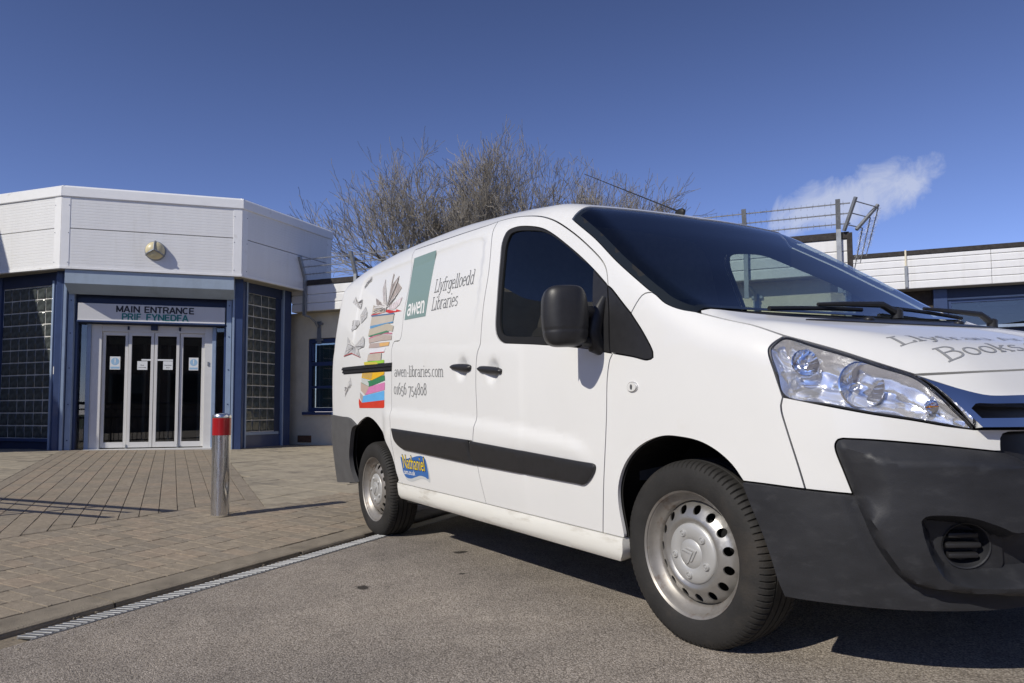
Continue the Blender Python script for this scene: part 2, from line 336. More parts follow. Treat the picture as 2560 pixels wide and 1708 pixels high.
# kerb stones along the drain
for i in range(-9,14):
    L_=.60;t=i*.61+.2;mb=MB();V=[];F=[];pr=[(.0,-.05),(.0,.006),(.006,.016),(.02,.021),(.178,.022),(.186,.016),(.186,-.05)]
    ja=rp_.gauss(0,.003);ends=[t-.30,t+.30]
    for tt in ends:
        for n,h in pr:
            x,y=dxy(tt,n+ja);V.append((x,y,Zp(x,y)-.022+h))
    k=len(pr);F=[(j,j+1,k+j+1,k+j) for j in range(k-1)]+[tuple(range(k))[::-1],tuple(range(k,2*k))]
    mb.add(V,F).build('kerb_stone',G['kerb'],pv)
# slotted drain: a channel with one bar per slot
dg=empty('channel_drain',(*dxy(-1,-.11),carz(*dxy(-1,-.11))),'slotted galvanised channel drain along the paving edge','drain')
inv_dg=Vector(dg.location)
def dpt(t,n,h): x,y=dxy(t,n);return Vector((x,y,carz(x,y)+h))-inv_dg
fr_=MB()
for n0,n1 in((-.160,-.150),(-.066,-.056)):
    V=[dpt(-2.40,n0,.004),dpt(-2.40,n1,.004),dpt(4,n1,.004),dpt(4,n0,.004)];V+=[v-Vector((0,0,.05)) for v in V];fr_.add(V,[(0,1,2,3),(0,4,5,1),(3,2,6,7),(1,5,6,2),(0,3,7,4)])
fr_.build('drain_frame',G['galv'],dg)
MB().add([dpt(-2.40,-.153,-.0035),dpt(-2.40,-.062,-.0035),dpt(4,-.062,-.0035),dpt(4,-.153,-.0035)],[(0,1,2,3)]).build('drain_trough',mat('drain_dark',(.012,.011,.01),.9),dg)
bm_=bpy.data.meshes.new('bar');mbb=MB();mbb.box((0,0,0),(.0072,.044,.006),bev=.002);bm_.from_pydata(mbb.V,[],mbb.F);bm_.update();bm_.materials.append(G['galv'])
for i in range(150):
    t=-2.385+i*.0305
    if t>2.1: break
    o=bpy.data.objects.new('bar',bm_);o.location=dpt(t,-.108,.0025+rp_.gauss(0,.0006));o.rotation_euler=(0,0,math.atan2(ND[1],ND[0])-PI/2+.32+rp_.gauss(0,.02));COL.objects.link(o);o.parent=dg
# a few pebbles and silt by the kerb
pb=MB()
for i in range(60):
    t=rp_.uniform(-2.7,-.1);n=rp_.choice([rp_.gauss(-.01,.015),rp_.gauss(-.19,.03),rp_.uniform(-.03,.9)]);x,y=dxy(t,n);z=Zp(x,y) if n>.01 else carz(x,y);r=rp_.uniform(.003,.009)
    V,F=[],[];ico=[(0,0,1),(.9,0,.3),(.28,.85,.3),(-.72,.53,.3),(-.72,-.53,.3),(.28,-.85,.3)]
    pb.add([(x+a*r*rp_.uniform(.7,1.3),y+b*r*rp_.uniform(.7,1.3),z+(c-.2)*r*.8) for a,b,c in ico],[(0,1,2),(0,2,3),(0,3,4),(0,4,5),(0,5,1)])
tag(pb.build('loose_grit',G['kerb']),'loose grit lying by the drain and kerb','grit',kind='stuff')
# ------------------------------------------------------------------ buildings
class Fr:
    def __init__(s,P,ang): s.P=Vector((P[0],P[1],0));a=RAD(ang);s.u=Vector((math.cos(a),math.sin(a),0));s.o=Vector((math.sin(a),-math.cos(a),0));s.a=a
    def __call__(s,x,o,z): return s.P+s.u*x+s.o*o+Vector((0,0,z))
    def box(s,mb,x0,x1,o0,o1,z0,z1,mi=0):
        V=[s(x,o,z) for x in(x0,x1) for o in(o0,o1) for z in(z0,z1)];return mb.add(V,[(0,1,3,2),(4,6,7,5),(0,4,5,1),(2,3,7,6),(0,2,6,4),(1,5,7,3)],mi)
def fbox(name,f,x0,x1,o0,o1,z0,z1,m,parent,bevel=.004): return f.box(MB(),x0,x1,o0,o1,z0,z1).build(name,m,parent,bevel=bevel)
B={}
B['clad']=mat('white_cladding',(.755,.755,.75),.42,var=.03,vscale=3,dirt=(.60,.59,.55),dscale=1.6,dlo=.55,dhi=.9,stretch=(2.2,2.2,.25))
B['trim']=mat('white_trim',(.82,.82,.815),.4,var=.03,vscale=5,dirt=(.55,.53,.47),dscale=5,dlo=.6,dhi=.8)
B['dblue']=mat('dark_blue_paint',(.036,.060,.145),.38,var=.1,vscale=6,coat=.2)
B['lblue']=mat('pale_blue_steel',(.27,.345,.47),.42,var=.05,vscale=5,dirt=(.2,.25,.34),dscale=4,dlo=.55,dhi=.8)
B['shutter']=mat('shutter_box_blue',(.33,.40,.485),.45,var=.05,vscale=4,dirt=(.26,.31,.37),dscale=3,dlo=.5,dhi=.8,stretch=(1,1,.4))
B['navy']=mat('dark_blue_shaded_paint',(.018,.030,.075),.45,var=.1,vscale=6)  # darker copy of the dark blue paint, shade put into its colour
B['cream']=mat('cream_render',(.72,.655,.50),.85,var=.06,vscale=7,bump=.35,bscale=90,dirt=(.56,.50,.38),dscale=2.2,dlo=.55,dhi=.85)
B['felt']=mat('roofing_felt',(.045,.040,.038),.95,var=.35,vscale=20,bump=.6,bscale=60)
B['galv']=G['galv']
B['post']=mat('galvanised_post',(.30,.315,.33),.5,.6,var=.18,vscale=12)
B['mortar']=mat('block_mortar',(.62,.61,.57),.8,var=.15,vscale=20)
B['gblock']=mat('glass_block',(.055,.063,.061),.12,spec=.6,var=.7,vscale=9,bump=.5,bscale=13)
B['gblockcore']=mat('glass_block_inner',(.02,.022,.021),.3)
B['frame']=mat('white_aluminium',(.66,.655,.64),.4,var=.03,vscale=8)
B['pane']=glass_mat('dark_pane',(.62,.66,.66),1.0,0,1.6)
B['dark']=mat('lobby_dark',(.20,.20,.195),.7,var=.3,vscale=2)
B['lobby']=mat('lobby_frames',(.42,.42,.43),.5)
B['soffit']=mat('soffit_board',(.33,.31,.26),.8,var=.08,vscale=6)
B['paper']=mat('paper_notice',(.72,.74,.75),.7)
B['paperblue']=mat('notice_blue_print',(.30,.48,.66),.7)
B['txt']=mat('sign_black_letters',(.022,.022,.028),.5);B['txtg']=mat('sign_green_letters',(.02,.20,.19),.5)
B['signw']=mat('sign_face',(.60,.60,.605),.4,var=.02,vscale=4)
OG=(-11.25,-2.80);FF=Fr(OG,75.6)
def at_(f,x,o=0): p=f(x,o,0);return (p.x,p.y)
FRt=Fr(at_(FF,2.615),125.5)
pl=Vector((*OG,0))+3.4*Vector((math.cos(RAD(219)),math.sin(RAD(219)),0));FLf=Fr((pl.x,pl.y),39)
ent=empty('library_entrance',(*at_(FF,1.3,-.5),.25),'white clad octagonal entrance block with blue steelwork and glass brick side bays','building')
EO=Vector(ent.location)
def E(o): o.parent=ent;o.matrix_parent_inverse=Matrix.Translation(-EO);return o
def ebox(name,f,x0,x1,o0,o1,z0,z1,m,bevel=.004,parent=None):
    o=fbox(name,f,x0,x1,o0,o1,z0,z1,m,None,bevel)
    if parent is None: return E(o)
    o.parent=parent;return o
ZS,ZT=3.07,4.36
def ribbed(f,x0,x1,z0,z1,m):
    n=max(3,int((z1-z0)/.042));V=[];F=[];pr=[]
    for i in range(n):
        a=z0+(z1-z0)*i/n;b=z0+(z1-z0)*(i+1)/n;pr+=[(a,0),(a+.005,.0022),(b-.003,.0022)]
    pr.append((z1,0))
    for x in(x0,x1):
        V.append(f(x,-.03,z0))
        for z,o in pr: V.append(f(x,o,z))
        V.append(f(x,-.03,z1))
    k=len(pr)+2;F=[(j,k+j,k+j+1,j+1) for j in range(k-1)]+[tuple(range(k)),tuple(range(k,2*k))[::-1]]
    return E(mesh('fascia_panel',V,F,m))
for f,a,b,ends in((FF,0,2.615,(1,1)),(FRt,0,2.375,(1,1)),(FLf,0,3.4,(0,1))):
    ribbed(f,a+.115,b-.135,3.10,3.685,B['clad']);ribbed(f,a+.115,b-.135,3.697,4.185,B['clad'])
    ebox('backing',f,a+.02,b-.02,-.09,-.031,ZS+.01,ZT-.03,B['felt'],0)
    for x0,x1 in((a+.001,a+.118),(b-.138,b-.001)): ebox('corner_trim',f,x0,x1,-.03,.008,ZS+.025,4.19,B['trim'])
    V=[f(x,o,z) for x in(a-.012,b+.012) for o,z in((-.12,4.18),(.022,4.18),(.028,4.19),(.024,4.325),(-.02,ZT),(-.12,ZT))]
    E(mesh('roof_edge_trim',V,[tuple(range(6)),tuple(range(6,12))[::-1]]+[(i,6+i,6+(i+1)%6,(i+1)%6) for i in range(6)],B['trim']))
    ebox('drip_trim',f,a-.006,b+.006,-.05,.016,ZS-.012,ZS+.028,B['trim'])
    for x in(a+.10,b-.12):
        for z in(3.16,3.62,4.05): 
            q=f(x,.008,z);fo=MB().lathe([(.008,0),(.007,.005),(.001,.006)],8,Matrix.Translation(q)@(Matrix(((f.u.x,0,f.o.x),(f.u.y,0,f.o.y),(0,1,0))).to_4x4())).build('fixing',B['post'],None);E(fo)
# roof deck, soffit and return wall
def poly_at(z,inset=0):
    pts=[at_(FLf,0,-inset),at_(FLf,3.4,-inset),at_(FF,2.615,-inset),at_(FRt,2.375,-inset),at_(FRt,2.375,-5),at_(FLf,0,-5)];return [(x,y,z) for x,y in pts]
E(mesh('roof_deck',poly_at(4.30,.06),[(0,1,2,3,4,5)],B['felt']));E(mesh('soffit',poly_at(ZS,.02)[::-1],[(0,1,2,3,4,5)],B['soffit']))
fe=Fr(at_(FRt,2.375),125.5+90);ebox('return_panel',fe,.0,3.2,-.05,.0,3.0,ZT-.03,B['clad'],0)
# front bay steelwork
b=lambda d:-d
ebox('corner_column',FF,-.115,.015,-.46,-.30,.20,ZS,B['dblue']);ebox('corner_column',FF,2.50,2.63,-.46,-.30,.20,ZS,B['dblue'])
ebox('column_flange',FF,-.012,.030,-.40,-.285,.20,ZS-.1,B['lblue']);ebox('column_flange',FF,2.468,2.503,-.40,-.285,.20,ZS-.1,B['lblue'])
ebox('shutter_guide',FF,.045,.125,-.50,-.34,.20,2.78,B['lblue']);ebox('shutter_guide',FF,2.375,2.455,-.50,-.34,.20,2.78,B['lblue'])
for x in(.085,2.415):
    for z in(.42,.98,1.55,2.1,2.62):
        q=FF(x,-.338,z);o=MB().lathe([(.011,0),(.009,.006),(.001,.007)],8,Matrix.Translation(q)@Matrix(((FF.u.x,0,FF.o.x),(FF.u.y,0,FF.o.y),(0,1,0))).to_4x4()).build('bolt',B['dblue'],None);E(o)
V=[FF(x,o,z) for x in(.062,2.497) for o,z in((-.45,3.052),(-.022,3.052),(-.022,2.842),(-.035,2.832),(-.30,2.715))]
E(mesh('shutter_box',V,[tuple(range(5)),tuple(range(5,10))[::-1]]+[(i,5+i,5+(i+1)%5,(i+1)%5) for i in range(5)],B['shutter']))
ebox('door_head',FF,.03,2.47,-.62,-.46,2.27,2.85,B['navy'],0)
ebox('guide_return',FF,.125,.165,-.60,-.44,.20,2.6,B['dblue']);ebox('guide_return',FF,2.335,2.375,-.60,-.44,.20,2.6,B['dblue'])
for x0,x1 in((.165,.285),(2.205,2.335)):
    ebox('side_light',FF,x0,x1,-.565,-.555,.27,2.30,B['pane'],0)
ebox('side_mullion',FF,.285,.345,-.58,-.48,.25,2.30,B['lblue']);ebox('side_mullion',FF,2.150,2.208,-.58,-.48,.25,2.30,B['lblue'])
# automatic doors
ebox('door_post',FF,.345,.495,-.63,-.51,.25,2.27,B['frame']);ebox('door_post',FF,2.03,2.15,-.63,-.51,.25,2.27,B['frame'])
ebox('door_track',FF,.495,2.03,-.63,-.52,2.16,2.27,B['frame']);ebox('threshold',FF,.30,2.18,-.66,-.36,.235,.268,B['frame'])
Lw=(2.03-.495)/4
for i in range(4):
    x0=.495+i*Lw;x1=x0+Lw;oo=-.575 if i in(0,3) else -.552
    lf=ebox('door_leaf',FF,x0+.004,x0+.050,oo-.02,oo+.02,.285,2.158,B['frame'],.003)
    ebox('stile',FF,x1-.050,x1-.004,oo-.02,oo+.02,.285,2.158,B['frame'],.003,lf)
    ebox('bottom_rail',FF,x0+.05,x1-.05,oo-.02,oo+.02,.285,.372,B['frame'],.003,lf);ebox('top_rail',FF,x0+.05,x1-.05,oo-.02,oo+.02,2.10,2.158,B['frame'],.003,lf)
    ebox('pane',FF,x0+.046,x1-.046,oo-.006,oo+.002,.365,2.106,B['pane'],0,lf)
for x in(.495+Lw,.495+3*Lw): ebox('floor_guide',FF,x-.012,x+.012,-.55,-.52,.27,.335,B['post'])
for x in(.495+Lw,.495+3*Lw): ebox('sensor',FF,x-.014,x+.014,-.54,-.50,2.19,2.25,B['navy'])
ebox('sensor',FF,.495+2*Lw-.05,.495+2*Lw+.05,-.53,-.47,2.19,2.27,B['navy'])
# lobby behind the glass
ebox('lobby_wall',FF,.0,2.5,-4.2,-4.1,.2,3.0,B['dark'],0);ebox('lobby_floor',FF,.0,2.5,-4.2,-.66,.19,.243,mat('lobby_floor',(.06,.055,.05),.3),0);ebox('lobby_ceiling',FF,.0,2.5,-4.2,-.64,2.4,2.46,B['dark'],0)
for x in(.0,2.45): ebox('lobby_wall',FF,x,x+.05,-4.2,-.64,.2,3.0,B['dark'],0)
for i,x in enumerate((.55,.86,1.10,1.27,1.50,1.78,2.02)): ebox('inner_door_frame',FF,x,x+.045,-2.05,-2.0,.25,2.15,B['lobby'],0)
ebox('inner_door_head',FF,.3,2.3,-2.05,-2.0,2.08,2.2,B['lobby'],0)
ebox('inner_board',FF,.62,.82,-2.3,-2.28,1.2,1.55,B['lobby'],0);ebox('inner_board',FF,1.85,2.0,-2.3,-2.28,1.0,1.3,B['lobby'],0)
# glass brick bays
def pillow(a,b,d=.022):
    V=[];L=[(1,0),(.94,.010),(.80,.014),(.45,.009)]
    for s,h in L:
        for sx,sy in((-1,-1),(1,-1),(1,1),(-1,1)): V.append((sx*a/2*s,-h-.002,sy*b/2*s))
    F=[(r*4+k,r*4+(k+1)%4,(r+1)*4+(k+1)%4,(r+1)*4+k) for r in range(3) for k in range(4)]+[(12,13,14,15)]
    me=bpy.data.meshes.new('glass_brick');me.from_pydata(V,[],F);me.update();me.polygons.foreach_set('use_smooth',[True]*len(F));me.materials.append(B['gblock']);return me
def bay(f,x0,x1,z0,z1,nc,nr,o):
    w=(x1-x0)/nc;h=(z1-z0)/nr;wall=ebox('glass_brick_wall',f,x0-.01,x1+.01,o-.10,o,z0-.01,z1+.01,B['mortar'],0);me=pillow(w-.016,h-.016)
    R=Matrix(((f.u.x,-f.o.x,0),(f.u.y,-f.o.y,0),(0,0,1)))
    for i in range(nc):
        for j in range(nr):
            ob=bpy.data.objects.new('glass_brick',me);COL.objects.link(ob);ob.parent=wall
            ob.matrix_basis=Matrix.Translation(f(x0+(i+.5)*w,o,z0+(j+.5)*h))@(R@Matrix.Rotation(rp_.gauss(0,.02),3,'X')@Matrix.Rotation(rp_.gauss(0,.02),3,'Z')).to_4x4()
FWR=Fr(at_(FF,2.45,-.30),126)
ebox('edge_strip',FWR,.09,.135,-.06,.012,.2,2.6,B['lblue']);ebox('bay_column',FWR,.135,.345,-.14,.0,.2,ZS,B['dblue']);ebox('bay_post',FWR,.335,.372,-.10,.02,.2,ZS,B['lblue'])
bay(FWR,.375,1.125,.51,2.90,4,12,-.035)
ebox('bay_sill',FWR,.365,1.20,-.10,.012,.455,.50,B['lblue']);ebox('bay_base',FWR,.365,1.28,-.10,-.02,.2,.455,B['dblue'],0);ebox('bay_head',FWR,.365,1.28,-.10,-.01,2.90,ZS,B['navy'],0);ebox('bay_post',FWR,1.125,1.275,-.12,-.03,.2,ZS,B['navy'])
ebox('bay_column',FWR,1.275,1.31,-.10,.02,.2,ZS,B['lblue']);ebox('bay_column',FWR,1.31,1.50,-.14,.015,.2,ZS,B['dblue'])
pA=Vector((*at_(FF,-.04,-.30),0));pl2=pA+2.3*Vector((math.cos(RAD(216)),math.sin(RAD(216)),0));FWL=Fr((pl2.x,pl2.y),36)
ebox('bay_column',FWL,2.145,2.33,-.14,.0,.2,ZS,B['dblue']);ebox('edge_strip',FWL,2.105,2.148,-.10,.02,.2,2.93,B['lblue'])
bay(FWL,.90,2.10,.45,2.86,6,12,-.035)
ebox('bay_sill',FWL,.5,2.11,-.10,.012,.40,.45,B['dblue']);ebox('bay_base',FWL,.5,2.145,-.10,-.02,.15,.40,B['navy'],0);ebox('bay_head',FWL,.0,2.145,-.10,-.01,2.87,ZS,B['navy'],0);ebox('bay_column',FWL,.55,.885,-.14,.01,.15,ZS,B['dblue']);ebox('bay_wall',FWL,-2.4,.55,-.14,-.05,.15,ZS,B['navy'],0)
sw_o=ebox('door_switch',FWL,2.20,2.245,.0,.03,1.45,1.57,B['frame']);sw_o.parent=None;sw_o.matrix_parent_inverse=Matrix.Identity(4);tag(sw_o,'small white push switch on the blue pillar left of the doors','switch')
sw2=ebox('door_contact',FF,2.075,2.10,-.51,-.495,1.62,1.69,B['post']);sw2.parent=None;sw2.matrix_parent_inverse=Matrix.Identity(4);tag(sw2,'small grey key switch on the white door post','switch')
# sign
sg=empty('entrance_sign',FF(1.25,-.40,2.30),'white bilingual MAIN ENTRANCE sign board over the glass doors','sign');so=Vector(sg.location)
def S(o): o.parent=sg;o.matrix_parent_inverse=Matrix.Translation(-so);return o
S(fbox('sign_board',FF,.18,2.348,-.46,-.34,2.312,2.585,B['signw'],None,.004));S(fbox('sign_lip',FF,.17,2.358,-.46,-.325,2.285,2.311,B['dblue'],None,.004));S(fbox('sign_edge',FF,.18,2.348,-.339,-.332,2.312,2.328,B['trim'],None,0))
def word_fr(txt,f,x0,x1,z,h,o,m,off=.02,sp=1.0):
    V,F=type_mesh(txt,off,1,sp);W_=V[:,0].max();H_=V[:,1].max();return mesh('lettering',[f(x0+(x1-x0)*a/W_,o,z+h*c/H_) for a,c in V],F,m)
def arcs(cx,cy,rx,ry,a0,a1,n=16): return [(cx+rx*math.cos(RAD(a0+(a1-a0)*i/n)),cy+ry*math.sin(RAD(a0+(a1-a0)*i/n))) for i in range(n+1)]
SANS={'M':(.84,[[(.09,0),(.09,1)],[(.09,.93),(.42,.1)],[(.42,.1),(.75,.93)],[(.75,0),(.75,1)]]),'A':(.74,[[(.05,0),(.37,1)],[(.37,1),(.69,0)],[(.17,.33),(.57,.33)]]),'I':(.30,[[(.15,0),(.15,1)]]),'N':(.78,[[(.09,0),(.09,1)],[(.09,.97),(.69,.03)],[(.69,0),(.69,1)]]),
'E':(.66,[[(.09,0),(.09,1)],[(.09,.92),(.62,.92)],[(.09,.51),(.57,.51)],[(.09,.08),(.63,.08)]]),'T':(.66,[[(.33,0),(.33,1)],[(.02,.92),(.64,.92)]]),'R':(.74,[[(.09,0),(.09,1)],[(.09,.92),(.42,.92)]+arcs(.42,.70,.22,.22,90,-90)+[(.09,.48)],[(.45,.48),(.66,0)]]),
'C':(.76,[arcs(.39,.5,.31,.43,48,312)]),'P':(.69,[[(.09,0),(.09,1)],[(.09,.92),(.40,.92)]+arcs(.40,.68,.23,.24,90,-90)+[(.09,.44)]]),'F':(.62,[[(.09,0),(.09,1)],[(.09,.92),(.60,.92)],[(.09,.50),(.53,.50)]]),'Y':(.70,[[(.35,0),(.35,.42)],[(.35,.40),(.05,1)],[(.35,.40),(.65,1)]]),'D':(.76,[[(.09,0),(.09,1)],[(.09,.92),(.34,.92)]+arcs(.34,.5,.34,.42,90,-90)+[(.09,.08)]])}
def sans_word(txt,f,x0,x1,z,h,o,m,w=.19):
    V=[];F=[];x=0;strips=[]
    for ch in txt:
        adv,st=SANS[ch]
        for t in st: strips.append(ribbon([(a+x,c) for a,c in t],w))
        x+=adv+.05
    x-=.05
    for i,(L,R) in enumerate(strips):
        b_=len(V)
        for l,r in zip(L,R): V+=[f(x0+(x1-x0)*l[0]/x,o+.00012*i,z+h*l[1]),f(x0+(x1-x0)*r[0]/x,o+.00012*i,z+h*r[1])]
        F+=[(b_+2*k,b_+2*k+1,b_+2*k+3,b_+2*k+2) for k in range(len(L)-1)]
    return mesh('lettering',V,F,m)
S(sans_word('MAIN',FF,.722,1.067,2.455,.105,-.3385,B['txt']));S(sans_word('ENTRANCE',FF,1.132,1.877,2.455,.105,-.3385,B['txt']));S(sans_word('PRIF',FF,.807,1.087,2.334,.105,-.3375,B['txtg']));S(sans_word('FYNEDFA',FF,1.162,1.787,2.334,.105,-.3375,B['txtg']))
# bulkhead light on the fascia
wl_=empty('wall_light',FF(1.325,0,3.405),'round yellowed bulkhead light with three grey ribs on the white fascia','lamp')
Mf=Matrix(((FF.u.x,0,FF.o.x),(FF.u.y,0,FF.o.y),(0,1,0))).to_4x4()
MB().lathe([(.155,.004),(.155,.02),(.15,.035),(.142,.036)],40,Mf).build('light_base',B['post'],wl_,True)
MB().lathe([(.142,.03),(.140,.06),(.125,.095),(.095,.122),(.05,.138),(.001,.142)],40,Mf).build('light_dome',mat('yellowed_diffuser',(.62,.54,.33),.35,var=.08,vscale=8,dirt=(.42,.36,.2),dscale=14,dlo=.55,dhi=.75),wl_,True)
for a in(90,210,330):
    pts=[Mf@Vector((r*math.cos(RAD(a)),r*math.sin(RAD(a)),h)) for r,h in((.152,.03),(.145,.062),(.128,.10),(.096,.128),(.05,.146),(.0,.15))];MB().tube(pts,.014,6).build('light_rib',B['post'],wl_,True)
# notices on the doors
def notice(name,x0,x1,z0,z1,label,blue=False,o=-.535,lines=None):
    n_=empty(name,FF((x0+x1)/2,o,z0),label,'notice','paper notices on the doors');no=Vector(n_.location)
    def P_(ob): ob.parent=n_;ob.matrix_parent_inverse=Matrix.Translation(-no);return ob
    P_(fbox('sheet',FF,x0,x1,o-.001,o+.001,z0,z1,B['paper'],None,0))
    if blue:
        cx=(x0+x1)/2;cz=z0+(z1-z0)*.62;r=(x1-x0)*.40;V=[FF(cx+r*math.cos(2*PI*i/24),o+.0016,cz+r*math.sin(2*PI*i/24)) for i in range(24)];P_(mesh('printed_disc',V,[tuple(range(24))],B['paperblue']))
        P_(fbox('printed_band',FF,x0+.01,x1-.01,o+.0012,o+.0018,z0+.015,z0+(z1-z0)*.22,B['paperblue'],None,0));P_(fbox('printed_mark',FF,cx-.008,cx+.008,o+.0018,o+.0026,cz-.02,cz+r*.8,B['paper'],None,0));P_(fbox('printed_mark',FF,cx-.008,cx+.008,o+.0018,o+.0026,cz-r*.7,cz-.035,B['paper'],None,0))
    if lines:
        for k,t in enumerate(lines):
            w=len(t)*.0125;P_(word_fr(t,FF,(x0+x1)/2-w/2,(x0+x1)/2+w/2,z1-.075-.04*k,.022,o+.0015,B['txt'],.01))
notice('safety_notice',.615,.765,1.545,1.755,'blue and white safety notice on the leftmost door pane',True)
notice('safety_notice',1.79,1.935,1.545,1.755,'blue and white safety notice on the rightmost door pane',True)
notice('door_notice',1.015,1.165,1.545,1.685,'white paper reading Drws Awtomatig left of the door gap',o=-.535,lines=('Drws','Awtomatig'))
notice('door_notice',1.40,1.545,1.55,1.69,'white paper reading Automatic door right of the door gap',o=-.535,lines=('Automatic','door'))
notice('door_strip_sticker',1.075,1.235,1.695,1.72,'narrow white sticker strip left of the door gap');notice('door_strip_sticker',1.285,1.545,1.697,1.722,'narrow white sticker strip right of the door gap')
# ------------------------------------------------------------------ low cream wing behind the van
FC=Fr((-11.81,.86),35.2)
low=empty('cream_wing',(*at_(FC,4.5,-.3),.25),'long low cream rendered wing with white boarded fascia behind the van','building');LO=Vector(low.location)
def lbox(name,f,x0,x1,o0,o1,z0,z1,m,bevel=.004,parent=None):
    o=fbox(name,f,x0,x1,o0,o1,z0,z1,m,None,bevel);q=parent or low;o.parent=q;o.matrix_parent_inverse=Matrix.Translation(-LO) if parent is None else Matrix.Identity(4);return o
def window_wall(f,x0,x1,z0,z1,o,holes,m,name='wall'):
    xs=sorted({x0,x1,*[h[0] for h in holes],*[h[1] for h in holes]});zs=sorted({z0,z1,*[h[2] for h in holes],*[h[3] for h in holes]});mb=MB()
    for a,b_ in zip(xs,xs[1:]):
        for c,d in zip(zs,zs[1:]):
            if any(h[0]<=a and b_<=h[1] and h[2]<=c and d<=h[3] for h in holes): continue
            f.box(mb,a,b_,o-.22,o,c,d)
    bm=bmesh.new();
    for v in mb.V: bm.verts.new(v)
    bm.verts.ensure_lookup_table()
    for ff in mb.F: bm.faces.new([bm.verts[i] for i in ff])
    bmesh.ops.remove_doubles(bm,verts=bm.verts[:],dist=1e-4)
    seen={}
    for fc in list(bm.faces):
        k=tuple(sorted(v.index for v in fc.verts));seen.setdefault(k,[]).append(fc)
    bm.verts.index_update();seen={}
    for fc in list(bm.faces): seen.setdefault(tuple(sorted(v.index for v in fc.verts)),[]).append(fc)
    bmesh.ops.delete(bm,geom=[x for v in seen.values() if len(v)>1 for x in v],context='FACES')
    me=bpy.data.meshes.new(name);bm.to_mesh(me);bm.free();me.materials.append(m);o_=bpy.data.objects.new(name,me);COL.objects.link(o_);return o_
wo_=window_wall(FC,-.60,9.38,.0,2.70,-.26,[(.20,1.50,.84,2.21)],B['cream']);wo_.parent=low;wo_.matrix_parent_inverse=Matrix.Translation(-LO)
lbox('end_wall',Fr(at_(FC,9.38,-.26),35.2+90),0,5,-.2,0,.0,2.7,B['cream'],0)
for z0,z1 in((2.685,2.828),(2.834,2.988),(2.994,3.158)):
    for xa,xb in((.03,4.6),(4.606,9.40)):
        V=[FC(x,o,z) for x in(xa,xb) for o,z in((-.03,z0),(.004,z0),(.010,z0+.006),(.010,z1-.022),(.0,z1),(-.03,z1))];o=mesh('fascia_board',V,[tuple(range(6)),tuple(range(6,12))[::-1]]+[(i,6+i,6+(i+1)%6,(i+1)%6) for i in range(6)],B['clad']);o.parent=low;o.matrix_parent_inverse=Matrix.Translation(-LO)
lbox('fascia_backing',FC,.02,9.40,-.10,-.032,2.69,3.20,B['felt'],0);lbox('roof_edge',FC,.30,9.43,-.12,.028,3.160,3.255,B['felt'],.006);lbox('soffit',FC,.02,9.38,-.48,-.035,2.684,2.70,B['soffit'],0);lbox('roof',FC,.0,9.40,-6,-.1,3.16,3.22,B['felt'],0)
lbox('corner_flashing',FC,9.40,9.47,-.10,.03,2.62,3.24,B['felt'])
lbox('end_fascia',Fr(at_(FC,9.44,0),35.2+90),.1,4.5,-.04,.0,2.68,3.18,B['clad'],0)
# window with blinds
wn_=lbox('window_frame',FC,.20,.255,-.36,-.28,.85,2.20,B['dblue'])
for a in((1.44,1.50,-.36,-.28,.85,2.20),(.255,1.44,-.36,-.28,2.12,2.20),(.255,1.44,-.36,-.28,.85,.925),(.255,1.44,-.36,-.285,1.70,1.77),(.255,1.44,-.36,-.285,1.28,1.325)): lbox('window_bar',FC,*a,B['dblue'],.004,wn_)
for z0,z1 in((.925,1.27),(1.325,1.70),(1.77,2.12)): lbox('pane',FC,.255,1.44,-.325,-.32,z0,z1,B['pane'],0,wn_)
lbox('opening_light',FC,.275,.31,-.32,-.275,1.79,2.10,B['dblue'],.004,wn_)
bl_m=mat('teal_blind',(.10,.21,.25),.7,var=.1,vscale=3)
for i in range(13):
    x=.27+i*.092;V=[FC(x,-.42,.93),FC(x+.088,-.45,.93),FC(x+.088,-.45,2.1),FC(x,-.42,2.1)];o=mesh('blind_slat',V,[(0,1,2,3)],bl_m);o.parent=wn_
lbox('room_dark',FC,.2,1.55,-1.4,-1.35,.8,2.2,B['dark'],0);lbox('window_sill',FC,.12,1.58,-.30,-.20,.79,.845,B['dblue'])
vb_=lbox('vent_brick',FC,.0,.30,-.262,-.235,.285,.41,mat('vent_terracotta',(.14,.075,.04),.9,var=.3,vscale=30))
ln=lbox('soffit_lantern',FC,1.02,1.12,-.25,-.14,2.36,2.55,B['navy'],.02);ln.parent=None;ln.matrix_parent_inverse=Matrix.Identity(4);tag(ln,'small dark lantern under the eaves beside the van tail','lamp')
